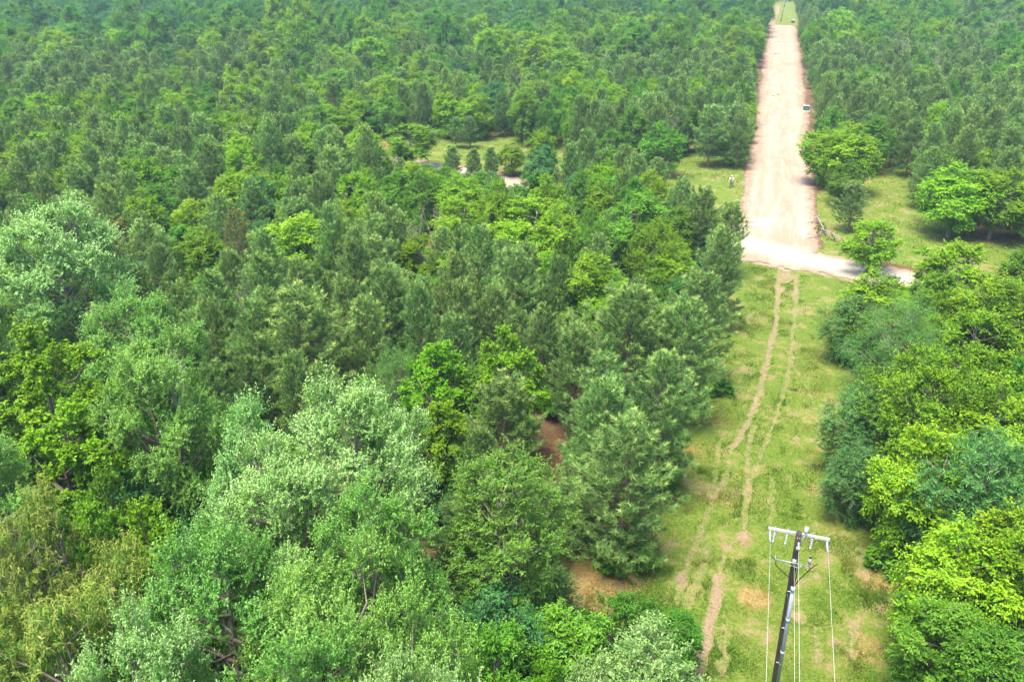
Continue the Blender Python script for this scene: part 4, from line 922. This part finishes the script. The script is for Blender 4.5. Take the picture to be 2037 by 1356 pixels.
def power_pole(foot, top, label, sgn=1.0, h=10.7):
    """sgn = 1: crossarm on the far side, riser facing -Y"""
    root = empty('power_pole', (foot.x, foot.y, 0.0), label, 'power pole', 'wooden dead-end poles with riser conduits')
    off = Vector((foot.x, foot.y, 0)); ax = lambda z: foot + (top - foot) * ((z - foot.z) / (top.z - foot.z)) - off
    p = MB(); zs = [foot.z, 0, 2.5, 5, 7.5, 9.5, h]; p.tube([ax(z) for z in zs], [.165, .16, .15, .14, .13, .122, .118], 16); p.build('pole', M_POLE, root)
    T = ax(h - .22); y = .17 * sgn
    arm = MB(); arm.box(T + Vector((0.02, y, 0)), (2.48, .10, .125), Matrix.Rotation(R_(1.2), 3, 'Y')); ao = arm.build('crossarm', M_ARM, root, False, .012)
    bt = MB()
    for dx in (-.04, .05): bt.tube([T + Vector((dx, -.16 * sgn, 0)), T + Vector((dx, y + .09 * sgn, 0))], .012, 6)
    bt.build('bolt', M_STEEL, ao)
    for dx in (-1.14, 1.14):
        b = MB(); q = T + Vector((dx, -sgn * -.10, 0)); b.tube([q, q + Vector((0, -.12 * sgn, -.02))], .02, 6); insulator(b, q + Vector((0, -.12 * sgn, -.02)), (0, -sgn, -.10), .40)
        b.tube([q + Vector((0, -.52 * sgn, -.06)), q + Vector((.03, -.66 * sgn, -.10))], [.035, .02], 6); b.build('insulator', M_INS, root)
    for dx in (-.95, -.45, .56):
        b = MB(); q = T + Vector((dx, y - .03 * sgn, .07)); b.tube([q + Vector((0, 0, .16)), q, q + Vector((0, -.05 * sgn, -.1))], .010, 6); b.box(q + Vector((0, -.06 * sgn, -.05)), (.06, .03, .2))
        insulator(b, q + Vector((0, -.09 * sgn, -.10)), (-.05, -.35 * sgn, -1), .34, 4, .06)
        b.tube([q + Vector((-.02, -.2 * sgn, -.44)), q + Vector((-.04, -.25 * sgn, -.56))], [.045, .03], 8); b.build('surge_arrester', M_INS, root)
    b = MB(); q = T + Vector((.20, .02, 0)); b.tube([q + Vector((-.05, -.08 * sgn, -.42)), q + Vector((.02, 0, -.05)), q + Vector((.06, 0, .26))], .022, 6)
    b.tube([q + Vector((.06, 0, .22)), q + Vector((.06, 0, .27)), q + Vector((.065, 0, .5))], [.06, .085, .08], 12); b.build('pole_top_insulator', M_INS, root)
    # middle phase dead end on the pole itself
    b = MB(); q = ax(h - .45) + Vector((.03, -.13 * sgn, 0)); insulator(b, q, (.0, -sgn, -.15), .42); b.box(q + Vector((-.02, -.02 * sgn, -.32)), (.07, .08, .16)); b.build('insulator', M_INS, root)
    # lower bracket
    Q = ax(h - 1.62); br = MB(); f = -.20 * sgn
    br.tube([Q + Vector((-.78, f, .02)), Q + Vector((.56, f, -.02))], .022, 6); br.tube([Q + Vector((-.55, f * .6, -.16)), Q + Vector((.2, f * 1.2, -.2)), Q + Vector((.3, f, -.02))], .018, 6)
    br.box(Q + Vector((-.02, f * .7, -.02)), (.16, .14, .34)); bo = br.build('bracket', M_STEEL, root)
    for dx, ln in ((-.80, .42), (.58, .34)):
        b = MB(); b.tube([Q + Vector((dx + .06, f, -.20)), Q + Vector((dx, f, .05)), Q + Vector((dx - .03, f, .05 + ln * .5))], [.03, .028, .014], 8)
        if dx > 0: b.tube([Q + Vector((dx, f, .10)), Q + Vector((dx, f, .40))], .062, 12)
        b.build('cable_termination', M_INS, bo)
    b = MB(); b.tube([Q + Vector((.58, f, .401)), Q + Vector((.58, f, .44))], .064, 12); b.build('cap', M_BLK, bo)
    C = ax(h - 3.1) + Vector((.10, -.21 * sgn, 0))
    def cable(pts): MB().tube(pts, .021, 6).build('riser_cable', M_BLK, root)
    cable([C, C + Vector((-.18, 0, .45)), Q + Vector((-.74, f, -.3)), Q + Vector((-.80, f, -.02)), Q + Vector((-1.02, f, .22))])
    cable([C, C + Vector((.16, 0, .45)), Q + Vector((.52, f, -.42)), Q + Vector((.80, f, .05)), Q + Vector((.92, f, .18))])
    cable([C, C + Vector((.05, .03, .5)), Q + Vector((.16, f, -.45)), Q + Vector((.14, f, -.14))])
    for dx in (-.92, -.42):
        MB().tube([T + Vector((dx, -.05 * sgn, -.5)), T + Vector((dx + (.10 if dx > -.6 else -.1), -.15 * sgn, -.85)), Q + Vector((-.5 if dx > -.6 else -.8, f, .2))], .009, 5).build('jumper_wire', M_BLK, root)
    MB().tube([T + Vector((.5, -.2 * sgn, -.52)), T + Vector((.32, -.2 * sgn, -.44)), T + Vector((.26, -.2 * sgn, -.62))], .010, 5).build('jumper_wire', M_BLK, root)
    cd = MB(); o_ = Vector((.10, -.215 * sgn, 0)); z1 = h - 3.05
    cd.tube([ax(0) + o_, ax(z1 - 2.1) + o_, ax(z1) + o_], .082, 14)
    for z in (z1 - .14, z1 - 2.15, z1 - 4.4): cd.tube([ax(z - .12) + o_, ax(z + .12) + o_], .096, 14)
    co = cd.build('conduit', M_PVC, root)
    for z in (z1 - .35, z1 - 2.75, z1 - 5.2):
        s = MB(); q = ax(z) + o_; s.box(q + Vector((-.10, .02 * sgn, 0)), (.22, .04, .05)); s.tube([q + Vector((-.2, 0, .03)), q + Vector((-.2, -.05 * sgn, .03)), q + Vector((-.16, -.06 * sgn, .08))], .014, 6)
        s.tube([q + Vector((0, 0, -.02)), q + Vector((0, 0, .02))], .087, 14); s.build('strap', M_STEEL, co)
    MB().tube([ax(h - 3.6) + Vector((-.08, -.14 * sgn, 0)), ax(h - 4.1) + Vector((-.0, -.16 * sgn, 0)), ax(h - 6) + Vector((-.02, -.165 * sgn, 0)), ax(0) + Vector((.0, -.17 * sgn, 0))], .008, 5).build('ground_wire', M_STEEL, root)
    return root, T + off, ax, off
pole, TT, axp, offp = power_pole(FOOT, TOP, 'dark wooden power pole with white crossarm and grey riser conduit standing in the grass strip')
ends = [('outer line from the left end of the crossarm', TT + Vector((-1.11, -.6, -.1)), 0), ('outer line from the right end of the crossarm', TT + Vector((1.17, -.6, -.1)), 0),
        ('middle line from the pole top between the two outer ones', axp(10.2) + offp + Vector((.03, -.58, -.06)), 0), ('lowest line fixed at the bracket beside the conduit', axp(9.0) + offp + Vector((-.01, -.24, 0)), 0)]
for lab, e, _ in ends:
    b = MB(); pts = []
    for k in range(25):
        s = k / 24; q = e + Vector((0.0 * s, -75 * s, 0)); q.z += -1.5 * 4 * s * (1 - s); pts.append(q)
    o = b.tube(pts, .0105, 6).build('power_line', M_COND); tag(o, 'pale ' + lab + ', running towards the camera', 'power line', 'power lines from the near pole')
fx, fy, _ = at(1553, 44)
power_pole(Vector((fx, fy, -.6)), Vector((fx + .9, fy, 9.2)), 'distant power pole with pale riser standing beyond the crest of the gravel road', h=9.2)

# ---------------------------------------------------------------- log fence on crossed posts
M_LOG = simple('log_weathered', (.27, .25, .26), .85, var=.4, scale=6); M_RUST = simple('post_red_brown', (.26, .10, .06), .8, var=.4, scale=7)
def buck_fence(pts, label, hh=.95):
    root = empty('log_fence', (pts[0][0], pts[0][1], 0), label, 'log fence', 'crossed-post log fences by the junction')
    off = Vector((pts[0][0], pts[0][1], 0)); P = [Vector((x, y, float(terr(x, y)))) - off for x, y in pts]
    for i, p in enumerate(P):
        d = (P[min(i + 1, len(P) - 1)] - P[max(i - 1, 0)]).normalized(); s = Vector((-d.y, d.x, 0)); t = MB()
        t.tube([p - s * .62 + Vector((0, 0, -.05)), p + s * .22 + Vector((0, 0, hh * 1.15))], [.065, .05], 8); t.tube([p + s * .62 + d * .12 + Vector((0, 0, -.05)), p - s * .22 + d * .12 + Vector((0, 0, hh * 1.15))], [.065, .05], 8)
        t.build('crossed_posts', M_RUST if i else M_LOG, root)
    for i in range(len(P) - 1):
        for dz, ds in ((hh * .88, 0.0), (hh * .42, .26)):
            d = (P[i + 1] - P[i]).normalized(); s = Vector((-d.y, d.x, 0))
            a = P[i] - d * .25 + s * ds + Vector((0, 0, dz)); b = P[i + 1] + d * .25 + s * ds + Vector((0, 0, dz + .05))
            MB().tube([a, a.lerp(b, .5) + Vector((0, 0, .03)), b], [.055, .06, .05], 8).build('rail', M_LOG, root)
buck_fence(PX([(1624, 443), (1630, 455), (1634, 463)]), 'short log fence along the road edge above the white rock')
buck_fence(PX([(1634, 468), (1652, 476), (1672, 486)]), 'longer reddish log fence on crossed posts beside the small pine')
sx, sy, _ = at(1634, 457)
plant('shrub', sx, sy, .9, 1.0, 'tiny yellow-green bush growing between the two log fences', None, 1)

# ---------------------------------------------------------------- rocks
M_ROCK = simple('limestone', (.78, .72, .64), .9, var=.3, scale=3, bump=.5); M_DROCK = simple('dark_stone', (.10, .09, .09), .9, var=.4, scale=4, bump=.5)
def rock(px, py, sx_, sy_, sz, label, mat=M_ROCK, group=None, seed=0):
    r = random.Random(seed); x, y, _ = at(px, py); bm = bmesh.new(); bmesh.ops.create_icosphere(bm, subdivisions=2, radius=1)
    for v in bm.verts:
        k = 1 + .22 * math.sin(v.co.x * 5 + seed) * math.cos(v.co.y * 4 + seed * 2) + r.uniform(-.08, .08); v.co *= k
        v.co.z = max(-.5, min(v.co.z, .62)); v.co.x *= sx_; v.co.y *= sy_; v.co.z *= sz
    me = bpy.data.meshes.new('rock'); bm.to_mesh(me); bm.free(); me.materials.append(mat)
    o = link('rock', me); o.location = (x, y, float(terr(x, y)) + .4 * sz); o.rotation_euler = (0, 0, r.uniform(0, 3)) if sx_ < 1 else (0, 0, .1)
    tag(o, label, 'rock', group)
import bmesh
rock(1509, 440, 1.3, .55, .22, 'pale flat slab at the left road edge behind two nearer slabs', seed=1)
rock(1524, 438, 1.1, .5, .22, 'pale flat slab lying right of the other back slab', seed=2)
rock(1506, 449, 1.0, .4, .16, 'pale slab with rusty front edge nearest the junction pines', seed=3)
rock(1521, 448, .95, .4, .18, 'white slab at the front of the slab group on the gravel', seed=4)
rock(1600, 464, .6, .5, .38, 'white rock at the gravel edge beside the log fence', seed=5)
rock(1592, 466, .3, .3, .15, 'small pale stone just left of the white rock', seed=6)
rock(1848, 512, .55, .4, .2, 'pale stone lying in the grass above the pale road', seed=7)
for k, (px, py, s) in enumerate(((1527, 188, .28), (1538, 191, .34), (1548, 188, .42), (1541, 109, .5), (1547, 108, .35), (1600, 275, .2), (1548, 84, .3))):
    rock(px, py, s, s * .7, s * .5, ['dark stone, left of three in the road middle', 'dark stone, middle of three in the road', 'biggest dark stone, right of three in the road', 'dark stone far up the gravel road, left of two', 'dark stone far up the gravel road, right of two', 'small dark stone at the right road edge beyond the bright tree', 'farthest dark stone before the road crest'][k], M_DROCK, None, 10 + k)

# ---------------------------------------------------------------- pad-mounted utility box
M_BOXG = simple('utility_green', (.05, .12, .09), .5, var=.2, scale=5); M_CONC = simple('concrete', (.5, .48, .44), .9, var=.2, scale=5)
x, y, _ = at(1603, 221); ub = empty('utility_box', (x, y, float(terr(x, y))), 'dark green utility box at the right edge of the gravel under roadside pines', 'utility box')
MB().box((0, 0, .06), (1.6, 1.5, .16)).build('base_slab', M_CONC, ub, False, .02); MB().box((0, 0, .62), (1.25, 1.15, .95)).build('cabinet', M_BOXG, ub, False, .03)
MB().box((0, -.02, 1.13), (1.32, 1.24, .07)).build('lid', simple('utility_lid', (.22, .32, .30), .4), ub, False, .02); MB().box((.3, -.60, .65), (.06, .05, .22)).build('handle', M_STEEL, ub, False)

# ---------------------------------------------------------------- people
M_SKIN = simple('skin', (.45, .27, .19), .55); M_WHITE = simple('cloth_white', (.78, .80, .80), .8, var=.1); M_DARK = simple('cloth_dark', (.035, .035, .045), .8, var=.3)
M_MINT = simple('helmet_mint', (.45, .70, .55), .35); M_HAIR = simple('hair_dark', (.02, .015, .012), .7); M_GREYC = simple('cloth_grey', (.17, .17, .20), .8, var=.3)
def skin_mesh(name, J, E_, mat, parent, root=0, sub=2):
    me = bpy.data.meshes.new(name); me.from_pydata([j[:3] for j in J], E_, []); me.materials.append(mat); o = link(name, me, parent)
    m = o.modifiers.new('skin', 'SKIN'); m.use_smooth_shade = True
    for i, j in enumerate(J):
        r = j[3] if not isinstance(j[3], tuple) else j[3]; me.skin_vertices[0].data[i].radius = (r, r) if not isinstance(r, tuple) else r
    me.skin_vertices[0].data[root].use_root = True
    s = o.modifiers.new('sub', 'SUBSURF'); s.levels = sub; s.render_levels = sub
    return o
def person(px, py, label, pose, shirt, trousers, rz=0, helmet=None, hair=M_HAIR, dz=0.0):
    x, y, _ = at(px, py); r = empty('person', (x, y, float(terr(x, y)) + dz), label, 'person', None, rz)
    if pose == 'ride':
        hip = (0, .0, .98); sh = (0, -.28, 1.42); hd = (0, -.36, 1.66)
        knee = [(-.13, -.36, .72), (.13, -.30, .90)]; foot = [(-.11, -.12, .30), (.11, -.08, .50)]; toe = [(-.11, -.27, .25), (.11, -.23, .45)]
        elb = [(-.34, -.42, 1.22), (.34, -.42, 1.22)]; hand = [(-.27, -.62, 1.07), (.27, -.62, 1.07)]
    else:
        hip = (0, 0, .93); sh = (0, 0, 1.42); hd = (0, -.02, 1.66)
        knee = [(-.10, -.10, .50), (.10, .05, .50)]; foot = [(-.10, -.06, .09), (.10, .16, .10)]; toe = [(-.11, -.24, .04), (.11, 0, .04)]
        elb = [(-.26, .03, 1.14), (.26, -.02, 1.14)]; hand = [(-.25, -.12, .92), (.25, -.14, .94)]
    neck = tuple((Vector(sh) * .55 + Vector(hd) * .45)); mid = tuple((Vector(hip) * .5 + Vector(sh) * .5))
    J = [(*hip, (.15, .11)), (*mid, (.14, .10)), (*sh, (.13, .09)), (*neck, .055), (*hd, (.085, .10)), (hd[0], hd[1], hd[2] + .08, (.07, .085))]; E_ = [(0, 1), (1, 2), (2, 3), (3, 4), (4, 5)]
    for k, s in enumerate((-1, 1)):
        b = len(J); J += [(s * .10, hip[1], hip[2] - .06, .095), (*knee[k], .062), (*foot[k], .042), (*toe[k], .035)]; E_ += [(0, b), (b, b + 1), (b + 1, b + 2), (b + 2, b + 3)]
        b = len(J); J += [(s * .19, sh[1], sh[2] - .02, .06), (*elb[k], .045), (*hand[k], .03)]; E_ += [(2, b), (b, b + 1), (b + 1, b + 2)]
        h = Vector(hand[k]); d = Vector((0, -.6, -.55)).normalized() if pose == 'ride' else Vector((0, -.15, -1)).normalized(); c = len(J)
        J.append((*(h + d * .06), .03)); E_.append((c - 1, c))
        for q in range(5):
            o_ = Vector((s * (q - 2) * .018 if q < 4 else -s * .05, 0, 0)); n = len(J); ln = (.075, .085, .08, .065, .05)[q]
            J.append((*(h + d * .09 + o_), .009)); J.append((*(h + d * (.09 + ln * .6) + o_ + Vector((0, -.01, 0))), .008)); J.append((*(h + d * (.08 + ln) + o_ + Vector((0, .015, 0))), .007)); E_ += [(c, n), (n, n + 1), (n + 1, n + 2)]
    skin_mesh('body', J, E_, M_SKIN, r)
    C = [(*hip, (.165, .125)), (*mid, (.16, .12)), (*sh, (.155, .115)), (sh[0], sh[1] * 1.02, sh[2] + .05, (.08, .08))]; E2 = [(0, 1), (1, 2), (2, 3)]
    for k, s in enumerate((-1, 1)):
        b = len(C); C += [(s * .2, sh[1], sh[2] - .02, .078), (*(Vector((s * .2, sh[1], sh[2])) * .4 + Vector(elb[k]) * .6), .068)]; E2 += [(2, b), (b, b + 1)]
        if trousers is M_GREYC: C.append((*(Vector(elb[k]) * .2 + Vector(hand[k]) * .8), .05)); E2.append((b + 1, b + 2))
    skin_mesh('shirt', C, E2, shirt, r, 0)
    Tt = [(hip[0], hip[1], hip[2] + .02, (.16, .125))]; E3 = []
    for k, s in enumerate((-1, 1)):
        b = len(Tt); Tt += [(s * .10, hip[1], hip[2] - .08, .11), (*knee[k], .08), (*(Vector(knee[k]) * .15 + Vector(foot[k]) * .85), .062)]; E3 += [(0, b), (b, b + 1), (b + 1, b + 2)]
    skin_mesh('trousers', Tt, E3, trousers, r, 0)
    for k in (0, 1): skin_mesh('shoe', [(foot[k][0], foot[k][1] + .05, foot[k][2] - .03, .045), (toe[k][0], toe[k][1], toe[k][2], .04)], [(0, 1)], M_DARK, r)
    hm = MB(); c = Vector(hd) + Vector((0, .01, .07)); R0 = .145 if helmet else .115
    for ring in range(1, 6): pass
    hm.tube([c + Vector((0, .0, R0 * math.sin(a))) for a in (-.15, .2, .55, .95, 1.3, 1.55)], [R0 * math.cos(a) for a in (-.15, .2, .55, .95, 1.3, 1.55)], 14)
    hm.build('helmet' if helmet else 'hair', helmet or hair, r)
    f = MB()
    for s in (-1, 1): f.box((s * .035, hd[1] - .105, hd[2] + .03), (.025, .015, .012))
    f.box((0, hd[1] - .105, hd[2] - .045), (.05, .012, .01)); f.build('face_features', M_HAIR, r)
    return r, x, y
def bicycle(px, py, label, rz):
    x, y, _ = at(px, py); r = empty('bicycle', (x, y, float(terr(x, y))), label, 'bicycle', None, rz)
    for yy in (-.72, .42):
        w = MB(); pts = [(0, yy + .34 * math.cos(a), .36 + .34 * math.sin(a)) for a in np.linspace(0, 2 * math.pi, 25)]
        wo = w.tube(pts, .028, 6).build('wheel', M_BLK, r)
        s = MB()
        for k in range(8): a = k * math.pi / 4; s.tube([(0, yy, .36), (0, yy + .33 * math.cos(a), .36 + .33 * math.sin(a))], .004, 4)
        s.build('spokes', M_STEEL, wo)
    f = MB()
    for a, b in (((0, .42, .36), (0, -.05, .34)), ((0, -.05, .34), (0, .05, .85)), ((0, .05, .8), (0, -.5, .85)), ((0, -.05, .34), (0, -.5, .78)), ((0, .42, .36), (0, .05, .8)), ((0, -.5, .95), (0, -.72, .36))): f.tube([a, b], .02, 6)
    f.build('frame', M_DARK, r); MB().tube([(-.3, -.62, 1.05), (-.1, -.52, 1.02), (.1, -.52, 1.02), (.3, -.62, 1.05)], .015, 6).build('handlebar', M_DARK, r)
    MB().tube([(0, .17, .90), (0, .0, .91), (0, -.1, .90)], [.07, .05, .02], 8).build('saddle', M_BLK, r)
bicycle(1455, 372, 'dark bicycle ridden on the grass edge left of the gravel road', R_(-16))
person(1455, 372, 'person in mint helmet and white shirt riding the bicycle beside the gravel', 'ride', M_WHITE, M_DARK, R_(-16), M_MINT)
person(1623, 262, 'person in dark clothes standing at the right road edge above the bright tree', 'walk', M_DARK, M_DARK, R_(150), None)
def quad(px, py):
    x, y, _ = at(px, py); r = empty('quad_bike', (x, y, float(terr(x, y))), 'small dark quad bike stopped at the far right end of the gravel', 'quad bike', None, R_(20))
    b = MB(); b.box((0, 0, .62), (.45, 1.5, .22)); b.box((0, -.62, .78), (.9, .5, .12)); b.box((0, .62, .76), (.95, .55, .12)); b.build('body', M_GREYC, r, False, .04)
    MB().box((0, .15, .84), (.32, .7, .14)).build('seat', M_BLK, r, False, .04); MB().tube([(-.38, -.35, 1.08), (0, -.42, 1.0), (.38, -.35, 1.08)], .02, 6).build('handlebar', M_BLK, r)
    for sx_ in (-.48, .48):
        for yy in (-.62, .62): MB().tube([(sx_ - .12, yy, .3), (sx_ - .1, yy, .3), (sx_ + .1, yy, .3), (sx_ + .12, yy, .3)], [.24, .3, .3, .24], 16).build('wheel', M_BLK, r)
quad(1577, 46)
person(1577, 46.0, 'person in white top sitting on the quad bike at the road crest', 'ride', M_WHITE, M_GREYC, R_(20), M_WHITE, dz=-.05)
# low undergrowth at the feet of trees along the strip
for k, (px, py, h, w, lab) in enumerate(((1760, 1130, 1.3, 2.0, 'low green bush at the thicket foot right of the crossarm'), 
        (1270, 1118, 1.4, 2.0, 'low bush right of the bright sapling under the nearest pine'), (1840, 1250, 1.2, 2.2, 'low bush in front of the bottom right trees'), (1150, 905, 1.2, 1.6, 'small green bush on the red pine litter gap'),
        (1430, 780, 1.2, 2.0, 'low bush at the stand edge beside the middle of the grass strip'), (1690, 1010, 1.1, 1.8, 'low bush below the dark feathery tree on the strip edge'))):
    x, y, _ = at(px, py); plant('shrub', x, y, h, w, lab, None, k)
# ---------------------------------------------------------------- summer haze: one closed box round the scene
hb = MB(); hb.box((0, 560, 20.5), (2600, 2000, 59)); hz = hb.mesh('haze', None, False) if False else None
me = bpy.data.meshes.new('haze'); me.from_pydata(hb.v, [], hb.f)
m, nt, out = newmat('haze_air'); v = N(nt, 'ShaderNodeVolumePrincipled'); v.inputs['Density'].default_value = .00026
v.inputs['Color'].default_value = (.55, .84, 1.0, 1); v.inputs['Anisotropy'].default_value = .2
nt.links.new(v.outputs[0], out.inputs['Volume']); me.materials.append(m)
o = link('haze', me); tag(o, 'thin pale summer haze filling the air over the woods', 'haze', kind='stuff')
